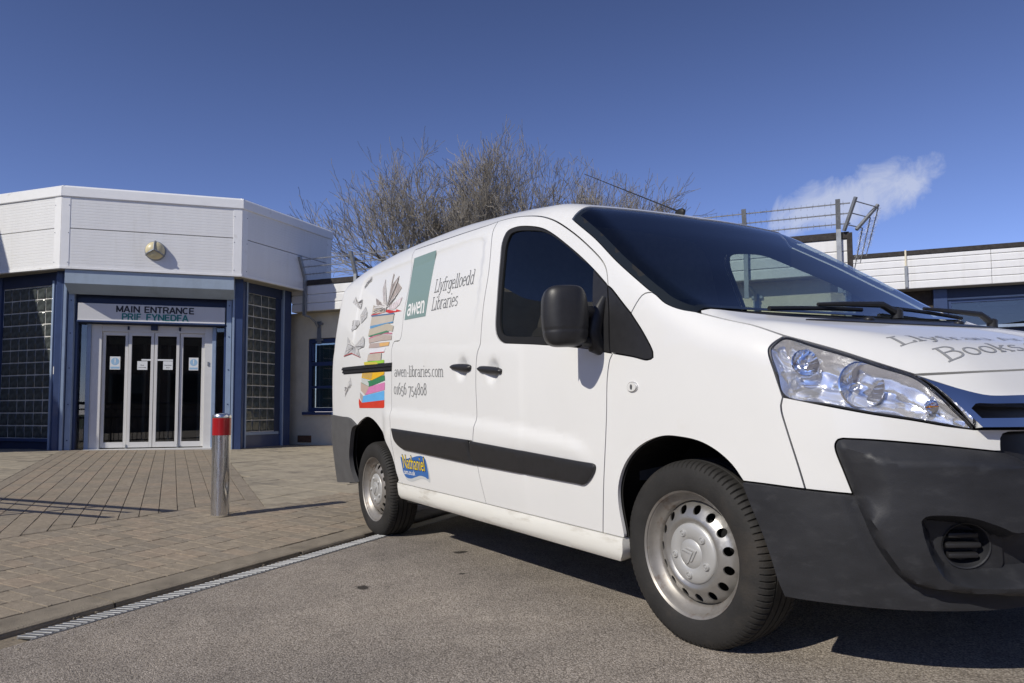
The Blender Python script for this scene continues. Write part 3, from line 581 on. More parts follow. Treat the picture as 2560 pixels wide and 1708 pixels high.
# anti-climb spike rails along the roof edge
def spike_rail(label,posts,x0,x1,tops,corner=False):
    r=empty('spike_rail',FC((x0+x1)/2,.1,2.6),label,'security rail','roof security rails');ro=Vector(r.location)
    def K(o): o.parent=r;o.matrix_parent_inverse=Matrix.Translation(-ro);return o
    for x,low_ in posts:
        mb=MB()
        for (oa,za),(ob,zb) in(((.055,low_),(.055,3.29)),((.055,3.29),(.215,3.66))):
            A_=FC(x,oa,za);B_=FC(x,ob,zb);d=(B_-A_).normalized();s_=FC.u;t_=d.cross(s_).normalized();h=.030
            V=[P+s_*a*h+t_*c*h*.8 for P in(A_,B_) for a,c in((-1,-1),(1,-1),(1,1),(-1,1))];mb.add(V,[(0,3,2,1),(4,5,6,7)]+[(i,(i+1)%4,4+(i+1)%4,4+i) for i in range(4)])
        K(mb.build('post',B['post'],None))
        if low_<2.65:
            mb=MB();mb.tube([FC(x,.05,2.60),FC(x+.05,-.02,2.585),FC(x+.10,-.12,2.50),FC(x+.10,-.20,2.42)],.022,6);FC.box(mb,x+.06,x+.14,-.262,-.235,2.10,2.52);FC.box(mb,x+.04,x+.19,-.25,-.22,2.45,2.49);FC.box(mb,x+.04,x+.19,-.25,-.22,2.16,2.20);K(mb.build('bracket',B['post'],None))
    rr=random.Random(int(x0*10));sp=MB()
    for o_,z in((.085,3.35),(.14,3.475),(.19,3.60)):
        K(MB().tube([FC(x0,o_,z),FC(x1,o_,z)],.0085,6).build('rail',B['galv'],None,True))
        n=int((x1-x0)/.075)
        for i in range(n):
            x=x0+.04+i*.075;a0=rr.uniform(0,PI)
            for k in range(3):
                a=a0+k*PI/3;d=Vector((0,0,1))*math.sin(a)+FC.o*math.cos(a)+FC.u*.15*rr.uniform(-1,1);d.normalize();sp.tube([FC(x,o_,z)-d*.045,FC(x,o_,z)+d*.045],[.0011,.0011],3,cap=False)
    K(tag(sp.build('spikes',B['galv'],None),kind='stuff'))
    if corner:
        for s_,oo in((9.47,.20),(9.62,.05)):
            A_=FC(s_-.10,.06,3.26);B_=FC(s_+.05,.24,3.66) if s_<9.5 else FC(9.80,-.06,3.60);K(MB().tube([A_,B_],.026,4).build('corner_post',B['post'],None))
        for k in range(3):
            f_=k/2;A_=FC(9.42+.10*f_,.09+.12*f_,3.33+.14*k);B_=FC(9.60+.20*f_,-.05,3.30+.13*k);C_=B_+(-FC.o)*3.4;K(MB().tube([A_,B_],.008,5).build('rail',B['galv'],None));K(MB().tube([B_,C_],.008,5).build('rail',B['galv'],None))
            for i in range(34):
                P_=B_+(-FC.o)*(.06+i*.075);a0=rr.uniform(0,PI)
                for q in range(3):
                    a=a0+q*PI/3;d=Vector((0,0,1))*math.sin(a)+FC.u*math.cos(a);sp2.tube([P_-d*.045,P_+d*.045],[.0011,.0011],3,cap=False)
        K(tag(sp2.build('spikes',B['galv'],None),kind='stuff'))
sp2=MB()
spike_rail('spiked galvanised roof rail left of the van roof',[(.36,2.60),(1.47,2.9),(2.6,2.9),(3.7,2.9)],.16,4.2,None)
spike_rail('spiked galvanised roof rail wrapping the corner right of the van roof',[(5.4,2.9),(6.75,2.9),(8.09,2.42),(9.30,2.42)],4.9,9.45,None,True)
# ------------------------------------------------------------------ farther wing on the right
class Fr2(Fr):   # farther wing: same plan direction, set four metres back and a little taller
    def __call__(s,x,o,z): return s.P+s.u*(10.205+(x-9.965)*1.197)+s.o*o+Vector((0,0,.855+(z-.855)*1.1987))
FD=Fr2(at_(FC,0,-4.0),35.2)
far=empty('far_wing',(*at_(FD,13,-.3),.2),'farther low wing with white boarded fascia and dark window at the right edge','building');LO=Vector(far.location);low_keep=low;low=far
for z0,z1 in((2.648,2.758),(2.763,2.868),(2.873,2.975),(2.980,3.083),(3.088,3.15)):
    for xa,xb in((7.6,11.27),(11.276,20)):
        V=[FD(x,o,z) for x in(xa,xb) for o,z in((-.03,z0),(.004,z0),(.010,z0+.006),(.010,z1-.016),(.0,z1),(-.03,z1))];o=mesh('fascia_board',V,[tuple(range(6)),tuple(range(6,12))[::-1]]+[(i,6+i,6+(i+1)%6,(i+1)%6) for i in range(6)],B['clad']);o.parent=far;o.matrix_parent_inverse=Matrix.Translation(-LO)
lbox('fascia_backing',FD,7.6,20,-.10,-.032,2.65,3.20,B['felt'],0);lbox('roof_edge',FD,7.6,20,-.14,.022,3.152,3.222,B['felt'],.008);lbox('soffit',FD,7.6,20,-.60,-.035,2.645,2.66,B['soffit'],0);lbox('roof',FD,7.6,20,-6,-.1,3.16,3.2,B['felt'],0)
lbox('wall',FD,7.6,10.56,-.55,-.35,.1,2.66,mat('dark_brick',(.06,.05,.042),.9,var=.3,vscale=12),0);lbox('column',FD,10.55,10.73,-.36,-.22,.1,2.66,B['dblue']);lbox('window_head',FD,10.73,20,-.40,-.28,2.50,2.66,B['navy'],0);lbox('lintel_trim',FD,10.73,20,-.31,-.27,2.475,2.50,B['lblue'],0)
for x in(10.73,13.0,15.3): lbox('window_frame',FD,x,x+.06,-.38,-.29,2.06,2.48,B['dblue'])
for x in(10.79,13.06,15.36): lbox('pane',FD,x,x+2.2,-.345,-.34,2.08,2.44,B['pane'],0)
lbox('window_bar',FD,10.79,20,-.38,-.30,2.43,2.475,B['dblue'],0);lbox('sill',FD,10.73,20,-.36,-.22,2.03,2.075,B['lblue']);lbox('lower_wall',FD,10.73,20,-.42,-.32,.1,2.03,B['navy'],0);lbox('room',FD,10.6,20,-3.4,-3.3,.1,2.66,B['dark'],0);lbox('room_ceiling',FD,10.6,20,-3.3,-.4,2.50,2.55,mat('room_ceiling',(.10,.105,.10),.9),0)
for x in(11.3,12.6): lbox('ceiling_light',FD,x,x+.5,-1.6,-1.2,2.485,2.499,mat('unlit_diffuser',(.55,.55,.45),.8),0)
pp=lbox('aerial_mast',FD,10.16,10.20,.012,.05,2.66,2.99,B['post'],.004);pp.parent=None;pp.matrix_parent_inverse=Matrix.Identity(4);tag(pp,'short galvanised channel on the far white fascia','post')
p2=lbox('cable_duct',FD,10.168,10.192,.012,.04,2.99,3.23,B['cream'],.004);p2.parent=None;p2.matrix_parent_inverse=Matrix.Identity(4);tag(p2,'cream cable duct above the galvanised channel on the far fascia','duct')
low=low_keep
# ------------------------------------------------------------------ buildings outside the picture, one only added: they give shadow and reflections in it
ms=MB();V=[];pr=[(-22,0),(-10.5,0),(-10.5,4.05),(-11.62,6.6),(-22,6.6)]
ms.prism(pr,lambda u,v,d:Vector((u,d,v)),-12,-7);wg=ms.build('side_wing',B['cream']);tag(wg,'cream side wing with mansard roof left of the picture, shading the glass bay','building')
ob=empty('opposite_block',(-8,-17,-.3),'dark low block across the car park, mirrored in the van glass','building')
MB().box((0,-1.5,1.9),(16,1.5,2.0)).build('wall',mat('dark_cladding',(.05,.043,.038),.8,var=.2,vscale=2),ob)
MB().box((0,.03,3.6),(16.1,.06,.32)).build('fascia',mat('grey_fascia',(.12,.11,.10),.7),ob)
for i in range(9): MB().box((-13+i*3.2,.02,1.5),(1.1,.03,.7)).build('window',mat('block_pane',(.02,.025,.03),.05),ob)

rbk=empty('rear_reflection_block',(17,-3,-.3),'added unseen block behind the camera, darkening the reflections in the entrance doors','building')  # no known building: block added to darken what the door glass mirrors
MB().box((2,0,2.6),(2,14,2.9)).build('wall',mat('reflection_block_wall',(.13,.105,.085),.9,var=.3,vscale=1.5),rbk)
for i in range(8): MB().box((-.02,-12+i*3.3,2.4),(.03,.9,.8)).build('window',mat('rear_pane',(.02,.025,.03),.05),rbk)
# red hatchback parked behind the camera
car=empty('parked_car',(7.2,-4.6,carz(7.2,-4.6)),'red hatchback parked behind the camera, mirrored in the entrance doors','car',rot=(0,0,RAD(80)))
cpnt=mat('red_car_paint',(.30,.012,.015),.25,coat=.8)
prof_=[(-1.95,.35),(-1.98,.75),(-1.85,.92),(-1.5,1.02),(-.95,1.42),(.35,1.46),(.75,1.30),(1.15,.98),(1.75,.86),(1.98,.70),(2.0,.35)]
V=[];F=[];n=len(prof_)
for y,k in((-.86,0),(-.80,1),(.80,1),(.86,0)):
    for x,z in prof_: V.append((x*(1 if k==0 else .995),y*(1 if z<1.0 else .86),z+(0 if k==0 else .012)))
for r in range(3): F+=[(r*n+i,r*n+i+1,(r+1)*n+i+1,(r+1)*n+i) for i in range(n-1)]
F+=[tuple(range(n)),tuple(range(3*n,4*n))[::-1]]
mesh('body',V,F,cpnt,car,True,RAD(40))
gm_=mat('car_dark_glass',(.015,.018,.02),.05)
for s in(-1,1):
    mesh('side_window',[(x,s*(.865 if z<1.05 else .775),z) for x,z in((-1.3,1.03),(-.9,1.36),(.3,1.40),(.95,1.03))],[(0,1,2,3)],gm_,car)
    for x in(-1.28,1.25): MB().lathe([(.05,.1),(.2,.1),(.29,.09),(.31,.05),(.31,-.08)],28,Matrix.Translation((x,s*.80,.31))@Matrix.Rotation(RAD(90)*-s,4,'X')).build('wheel',mat('car_tyre',(.02,.02,.02),.8),car,True)
    MB().box((1.95,s*.6,.72),(.05,.16,.07),bev=.02).build('headlight',mat('car_lamp',(.7,.7,.72),.1,.8),car,True)
mesh('windscreen',[(.80,-.66,1.31),(1.12,-.72,1.03),(1.12,.72,1.03),(.80,.66,1.31)],[(0,1,2,3)],gm_,car)
# ------------------------------------------------------------------ van: body surface
def pch(x,X,Y):
    X=np.asarray(X,float);Y=np.asarray(Y,float);m=np.gradient(Y,X)
    x=np.asarray(x,float);xc=np.clip(x,X[0],X[-1]);i=np.clip(np.searchsorted(X,xc)-1,0,len(X)-2);h=X[i+1]-X[i];t=(xc-X[i])/h
    v=(2*t**3-3*t**2+1)*Y[i]+(t**3-2*t**2+t)*h*m[i]+(-2*t**3+3*t**2)*Y[i+1]+(t**3-t**2)*h*m[i+1]
    return v+np.where(x<X[0],(x-X[0])*m[0],0)+np.where(x>X[-1],(x-X[-1])*m[-1],0)
SZ=[0.0,.15,.35,.55,.75,.95,1.15,1.35,1.55,1.75,1.87,2.0,2.2]
SW=[.86,.895,.922,.940,.944,.942,.932,.908,.870,.822,.785,.745,.68]
SX=[-3.9,-3.7,-3.5,-3.0,-2.5,-1.5,-.6,-.2,.1,.3,.5,.7,.9]
SD=[.03,.018,.01,.003,0,0,.0,.003,.012,.03,.062,.112,.18]
TX=[-3.95,-3.7,-3.4,-3,-2.4,-1.8,-1.4,-1.1,-.9,-.7,-.5,-.2,.1,.3,.38,.5,.7,.85,.95]
TZ=[1.93,1.965,1.995,2.01,2.0,1.965,1.916,1.87,1.832,1.760,1.632,1.418,1.214,1.122,1.106,1.076,1.012,.96,.90]
FZ=[0.1,.2,.3,.45,.6,.75,.85,.95,1.05,1.2,1.4]
FX=[.87,.92,.95,.975,.97,.955,.935,.905,.86,.75,.55]
def rnd(a,b,r):
    u=np.maximum(r+a,0);v=np.maximum(r+b,0)
    return np.minimum(-r,np.maximum(a,b))+np.sqrt(u*u+v*v)
def ss(t): t=np.clip(t,0,1); return t*t*(3-2*t)
def W(x,z): return pch(z+.031*x+.03,SZ,SW)-pch(x,SX,SD)-.075*ss((x+1.6)/.9)*ss((z-1.15)/.65)
def Tz(x,y):
    b=np.where(x>-1.6,np.clip((x+1.6)/.9,0,1),0)
    return pch(x+.08*b*y*y,TX,TZ)-(.07-.06*b)*y*y
def Xf(y,z): return pch(z,FZ,FX)-.30*y*y
def Fh(x,y,z):
    y=np.abs(y);e=1e-3
    s=(y-W(x,z))/np.sqrt(1+((W(x,z+e)-W(x,z-e))/(2*e))**2+((W(x+e,z)-W(x-e,z))/(2*e))**2)
    t=(z-Tz(x,y))/np.sqrt(1+((Tz(x+e,y)-Tz(x-e,y))/(2*e))**2)
    f=(x-Xf(y,z))/np.sqrt(1+(.6*y)**2)
    b=(-3.83-x)-.0+.03*y*y
    a=rnd(s,f,.30)
    a=rnd(a,b,.10)
    r=np.interp(x,[-3.5,-1.5,-.8,-.2,.2,.6],[.14,.14,.09,.06,.10,.14])
    return rnd(a,t,r)
# param domain
X0,ZC=.1,.75
def fwd_dir(A,B):
    A=np.asarray(A,float);B=np.asarray(B,float)
    az=np.maximum(A,0)/.85   # angle from -y toward +x
    o=np.stack([np.minimum(A,0)+X0,0*A,0*A+ZC],-1)
    d=np.stack([np.sin(az)*np.cos(B),-np.cos(az)*np.cos(B),np.sin(B)],-1)
    return o,d
def hsolve(o,d,lo,hi,n=40):
    lo=np.full(o.shape[:-1],lo);hi=np.full(o.shape[:-1],hi)
    for _ in range(n):
        m=(lo+hi)/2;P=o+d*m[...,None];f=Fh(P[...,0],P[...,1],P[...,2])
        lo=np.where(f<0,m,lo);hi=np.where(f<0,hi,m)
    return o+d*((lo+hi)/2)[...,None]
def Phi(A,B):
    o,d=fwd_dir(A,B);return hsolve(o,d,.05,2.2)
def inv(P):
    P=np.asarray(P,float);x,y,z=P[...,0],-P[...,1],P[...,2]-ZC
    az=np.arctan2(np.maximum(x-X0,0),np.where(x>X0,y,1)); A=np.where(x>X0,az*.85,x-X0)
    h=np.where(x>X0,np.hypot(x-X0,y),y)
    return A,np.arctan2(z,h)
# feature lines of the bodywork as (station, elevation) on that surface
CV={
 'gutter':[[-2.5255,0.9718],[-2.0053,0.9533],[-1.5584,0.953],[-1.5007,0.9601],[-1.3451,0.9611],[-1.2004,0.947],[-1.0838,0.9269],[-0.9606,0.8938],[-0.8156,0.835],[-0.6672,0.7586],[-0.5254,0.6698],[-0.4858,0.6316],[-0.4662,0.5971],[-0.4519,0.5629]],
 'bgap':[[-1.4979,0.9582],[-1.4441,0.7545],[-1.4422,0.609],[-1.4381,0.4703],[-1.4406,0.4262],[-1.4651,0.3769],[-1.4765,0.2441],[-1.4729,0.0631],[-1.498,-0.0684],[-1.4928,-0.1965],[-1.452,-0.3907]],
 'silltop':[[-2.583,-0.3637],[-1.4523,-0.3919],[-0.525,-0.4186],[-0.4021,-0.4226]],
 'sillbot':[[-2.5662,-0.459],[-1.318,-0.4882],[-0.4297,-0.5082]],
 'doorfront':[[-0.4519,0.5629],[-0.4223,0.4598],[-0.4058,0.3054],[-0.397,0.3035],[-0.4131,0.2819],[-0.4223,0.2547],[-0.432,0.2028],[-0.4434,0.0583],[-0.4689,-0.1305],[-0.4994,-0.3003],[-0.525,-0.4186]],
 'wintop':[[-1.2019,0.4122],[-1.2516,0.4313],[-1.2848,0.4621],[-1.2996,0.5004],[-1.3157,0.6064],[-1.3558,0.7813],[-1.3704,0.8522],[-1.354,0.8861],[-1.2904,0.9014],[-1.1552,0.8945],[-1.0518,0.8769],[-0.9584,0.8455],[-0.8287,0.7869],[-0.6789,0.7082],[-0.558,0.6353],[-0.4519,0.5629]],
 'winbot':[[-1.2019,0.4122],[-0.8862,0.3789],[-0.5896,0.34],[-0.4058,0.3054]],
 'glass':[[-1.2138,0.45],[-1.2422,0.4673],[-1.2611,0.5012],[-1.2934,0.6484],[-1.3236,0.7786],[-1.3349,0.8382],[-1.3207,0.8764],[-1.2778,0.8869],[-1.1652,0.8825],[-1.064,0.8703],[-0.9734,0.8447],[-0.8253,0.7803],[-0.6748,0.6994],[-0.5696,0.6392],[-0.547,0.5537],[-0.5281,0.4722],[-0.5149,0.3536],[-0.8877,0.4095]],
 'sailrear':[[-0.5683,0.641],[-0.5261,0.472],[-0.5128,0.3224]],
 'tri':[[-0.4473,0.5599],[-0.4265,0.5477],[-0.2951,0.4417],[-0.2255,0.3656],[-0.1769,0.2919],[-0.1757,0.2734],[-0.2049,0.2658],[-0.281,0.2828],[-0.3955,0.3046]],
 'triup':[[-0.4519,0.5629],[-0.4267,0.5485],[-0.2951,0.4417]],
 'trilow':[[-0.2951,0.4417],[-0.2255,0.3656],[-0.1758,0.2919],[-0.1747,0.273],[-0.205,0.265],[-0.2811,0.282],[-0.4058,0.3054]],
 'seam':[[-0.2951,0.4417],[-0.2563,0.4883],[-0.2292,0.5062],[-0.2003,0.5102]],
 'wsedge':[[-0.8483,0.8924],[-0.6276,0.78],[-0.429,0.6537],[-0.2967,0.571],[-0.2003,0.5102],[-0.18,0.4993],[-0.1293,0.4644],[-0.0616,0.4394],[-0.0059,0.4313]],
 'wstop':[[-0.8483,0.8924],[-0.7443,0.9075],[-0.72,0.9789]],
 'arch':[[-0.3955,-0.4179],[-0.3946,-0.4069],[-0.4042,-0.2948],[-0.3958,-0.2277],[-0.3639,-0.158],[-0.3179,-0.104],[-0.2594,-0.0625],[-0.1878,-0.0335],[-0.1259,-0.0221],[-0.0593,-0.0251],[0.0176,-0.0385],[0.0837,-0.071],[0.1378,-0.1182],[0.1724,-0.1693]],
 'wingbot':[[0.175,-0.1698],[0.2641,-0.1733],[0.3531,-0.1798]],
 'bseam':[[0.3531,-0.1798],[0.3383,-0.1091],[0.3134,0.002],[0.3012,0.0612],[0.3004,0.0794],[0.3068,0.1065]],
 'hl':[[0.3061,0.1088],[0.2868,0.1853],[0.2696,0.2519],[0.2696,0.2693],[0.2797,0.287],[0.3074,0.3132],[0.3923,0.2777],[0.4656,0.2449],[0.552,0.2007],[0.6349,0.1595],[0.6745,0.117],[0.7193,0.0542],[0.7589,-0.0079],[0.6874,0.0066],[0.6222,0.024],[0.5248,0.0469],[0.4249,0.0746]],
 'bonsideseam':[[-0.0051,0.4298],[0.0815,0.4138],[0.1809,0.376],[0.2599,0.3408],[0.3078,0.3144],[0.3074,0.3132]],
 'boncut':[[0.635,0.1604],[0.7475,0.1663],[0.988,0.185]],
 'hltop':[[0.3074,0.3132],[0.3923,0.2777],[0.4656,0.2449],[0.552,0.2007],[0.6349,0.1595]],
 'nosebot':[[0.6431,0.1555],[0.7178,0.1202],[0.7694,0.0984],[0.8026,0.0894],[0.9267,0.0863]],
 'chrometop':[[0.643,0.1545],[0.7174,0.1184],[0.769,0.0966],[0.8021,0.0876],[0.9258,0.0844]],
 'chromebot':[[0.7594,-0.0092],[0.8944,-0.0164]],
 'hlfront':[[0.6349,0.1595],[0.6745,0.117],[0.7193,0.0542],[0.7589,-0.0079]],
 'slot':[[0.7487,0.0496],[0.7589,0.0599],[0.7996,0.0571],[0.9121,0.0515],[0.9012,0.016],[0.7652,0.0223]],
 'hlbot':[[0.3061,0.1074],[0.4249,0.0729],[0.5247,0.0452],[0.6221,0.0223],[0.6872,0.0049],[0.7593,-0.01]],
 'bumpouter':[[0.175,-0.1698],[0.264,-0.1738],[0.353,-0.1803],[0.468,-0.1901],[0.4498,-0.1232],[0.4333,-0.0595],[0.4334,-0.0423],[0.4409,-0.0295],[0.4528,-0.0263],[0.5206,-0.0319],[0.6498,-0.0496],[0.8031,-0.0762]],
 'bumptop2':[[0.8031,-0.0762],[0.8213,-0.0793],[0.8793,-0.1119]],
 'lowgrille':[[0.8204,-0.0772],[0.824,-0.0399],[0.8314,-0.0276],[0.8458,-0.0234],[0.893,-0.0241]],
 'bumpbot':[[0.2769,-0.4998],[0.3917,-0.4983],[0.5293,-0.5018],[0.6974,-0.5056],[0.8693,-0.5085]],
 'bumparch':[[0.175,-0.1698],[0.1976,-0.2407],[0.2265,-0.3219],[0.2489,-0.404],[0.2607,-0.4553],[0.2769,-0.4998]],
 'bumpU':[[0.468,-0.1901],[0.4863,-0.2493],[0.5057,-0.3122],[0.5351,-0.3742],[0.5657,-0.4182],[0.6139,-0.4426],[0.731,-0.4606],[0.8658,-0.4762]],
 'crest':[[0.45,-0.0511],[0.4957,-0.0686],[0.5386,-0.091],[0.6788,-0.1042],[0.877,-0.1302]],
 'vcrease':[[0.5386,-0.091],[0.5429,-0.1601],[0.5522,-0.2241],[0.5721,-0.271],[0.6028,-0.2942]],
 'fogrec':[[0.6063,-0.2553],[0.6166,-0.243],[0.7018,-0.2463],[0.7668,-0.2714],[0.8076,-0.2913],[0.8604,-0.2787]],
 'fogrec2':[[0.6063,-0.2553],[0.6108,-0.2942],[0.6321,-0.3682],[0.6572,-0.4074],[0.6967,-0.4219],[0.8622,-0.435]],
 'fogpanel':[[0.6142,-0.269],[0.6235,-0.2632],[0.7004,-0.2705],[0.8074,-0.2951],[0.8127,-0.3479],[0.8136,-0.4011],[0.8072,-0.4073],[0.6639,-0.3997],[0.6445,-0.3878],[0.6298,-0.337]],
 'fogc':[[0.7225,-0.3369]],
 'fogr':[[0.6686,-0.3335],[0.7816,-0.3417],[0.7246,-0.2779],[0.7218,-0.3965]],
 'sliderear':[[-2.5255,0.9718],[-2.4681,0.8381],[-2.4819,0.6682],[-2.4756,0.5402],[-2.5887,0.5226],[-2.5799,0.3432],[-2.5834,0.1484],[-2.5797,-0.0354],[-2.5839,-0.2592],[-2.5448,-0.3483],[-2.4922,-0.3609]],
 'reararch':[[-3.2352,0.0116],[-3.1612,0.0431],[-3.0361,0.0705],[-2.9345,0.0561],[-2.8258,0.01],[-2.7085,-0.0715],[-2.6363,-0.1601],[-2.5913,-0.2526],[-2.5599,-0.3459]],
 'rbtop':[[-3.5922,0.0773],[-3.3697,0.0613],[-3.2352,0.0116]],
 'rbarch':[[-3.234,0.0129],[-3.3123,-0.0145],[-3.3795,-0.132],[-3.4222,-0.243],[-3.4154,-0.3299],[-3.3534,-0.4159]],
 'recess':[[-3.3737,0.8632],[-3.3675,0.8992],[-3.3325,0.9189],[-3.2417,0.9327],[-2.8714,0.9262],[-2.4873,0.9211],[-2.1366,0.9111],[-1.6327,0.9017],[-1.5694,0.8921],[-1.5408,0.8775],[-1.5265,0.8355],[-1.5098,0.6979],[-1.5077,0.5645],[-1.5233,0.478],[-1.543,0.4384],[-1.9616,0.4695],[-2.5924,0.511],[-3.0674,0.538],[-3.4418,0.5572],[-3.3774,0.6147],[-3.3784,0.7459]],
 'crease':[[-3.4409,0.5548],[-2.5922,0.5101],[-1.9614,0.4679],[-1.4405,0.4255],[-1.3797,0.4165],[-1.2013,0.4038]],
 'scallop':[[-2.7607,0.1367],[-2.5782,0.1316],[-1.9583,0.0942],[-1.4773,0.0582],[-1.0467,0.0186],[-0.731,-0.0207],[-0.5992,-0.0474],[-0.529,-0.0866]],
 'rub1':[[-2.5457,-0.007],[-1.5059,-0.0653],[-1.5361,-0.0679],[-1.5361,-0.1289],[-1.5077,-0.196],[-2.3879,-0.1423],[-2.4553,-0.1212],[-2.5053,-0.09]],
 'rub2':[[-1.5122,-0.0693],[-0.5468,-0.1416],[-0.5279,-0.1479],[-0.5239,-0.1602],[-0.5458,-0.1929],[-0.5754,-0.2179],[-0.608,-0.2336],[-0.6525,-0.2321],[-1.5062,-0.195],[-1.532,-0.1246]],
 'slotrail':[[-3.5593,0.443],[-2.5749,0.4127],[-2.5779,0.3608],[-3.5173,0.3927]],
 'handle1':[[-1.7515,0.3338],[-1.7355,0.3436],[-1.5372,0.3337],[-1.5206,0.3242],[-1.5246,0.309],[-1.5703,0.3],[-1.7352,0.3248]],
 'handle2':[[-1.4441,0.3075],[-1.4314,0.3168],[-1.2353,0.2981],[-1.2144,0.2885],[-1.2165,0.2741],[-1.2452,0.2708],[-1.4262,0.2927]],
 'cup1':[[-1.6297,0.3232]],
 'cup2':[[-1.3087,0.2908]],
 'cup1r':[[-1.6315,0.3846],[-1.6301,0.2574],[-1.6907,0.3269],[-1.5661,0.3193]],
 'indic':[[-0.2867,0.1675]],
 'vent':[[0.3539,0.3593],[0.381,0.3472],[0.4265,0.3426],[0.4527,0.349],[0.5761,0.4481],[0.8407,0.5847],[1.264,0.6255],[1.4484,0.694],[1.254,0.7676],[0.7942,0.7225],[0.5015,0.5674],[0.3943,0.4272]],
 't_llyf':[[-2.0698,0.7294],[-1.5921,0.7141],[-2.055,0.7656]],
 't_lib':[[-2.0747,0.6472],[-1.7456,0.6368],[-2.0621,0.6887]],
 't_awen':[[-2.4236,0.6568],[-2.1698,0.6506],[-2.4322,0.7029]],
 't_web':[[-2.5332,0.3267],[-1.8407,0.2898],[-2.5341,0.3628]],
 't_tel':[[-2.5426,0.2178],[-2.0582,0.1936],[-2.5418,0.2615]],
 'green':[[-2.4538,0.917],[-2.1342,0.9108],[-2.1454,0.6268],[-2.4545,0.6363]],
 'flag':[[-2.4795,-0.1909],[-2.4174,-0.2028],[-2.3252,-0.1936],[-2.2183,-0.1781],[-2.1512,-0.1769],[-2.114,-0.1955],[-2.0989,-0.3083],[-2.1485,-0.3004],[-2.2141,-0.2974],[-2.2864,-0.3106],[-2.3608,-0.3234],[-2.4311,-0.3169],[-2.4635,-0.2906]],
 't_nat':[[-2.4453,-0.273],[-2.1338,-0.2769],[-2.4309,-0.2209]],
 't_cars':[[-2.4496,-0.2995],[-2.2802,-0.3015],[-2.4461,-0.2881]],
 't_hood1':[[0.5762,0.2749],[1.3317,0.4188],[0.5423,0.3046]],
 't_hood2':[[0.6891,0.2241],[1.0651,0.2889],[0.6578,0.2602]],
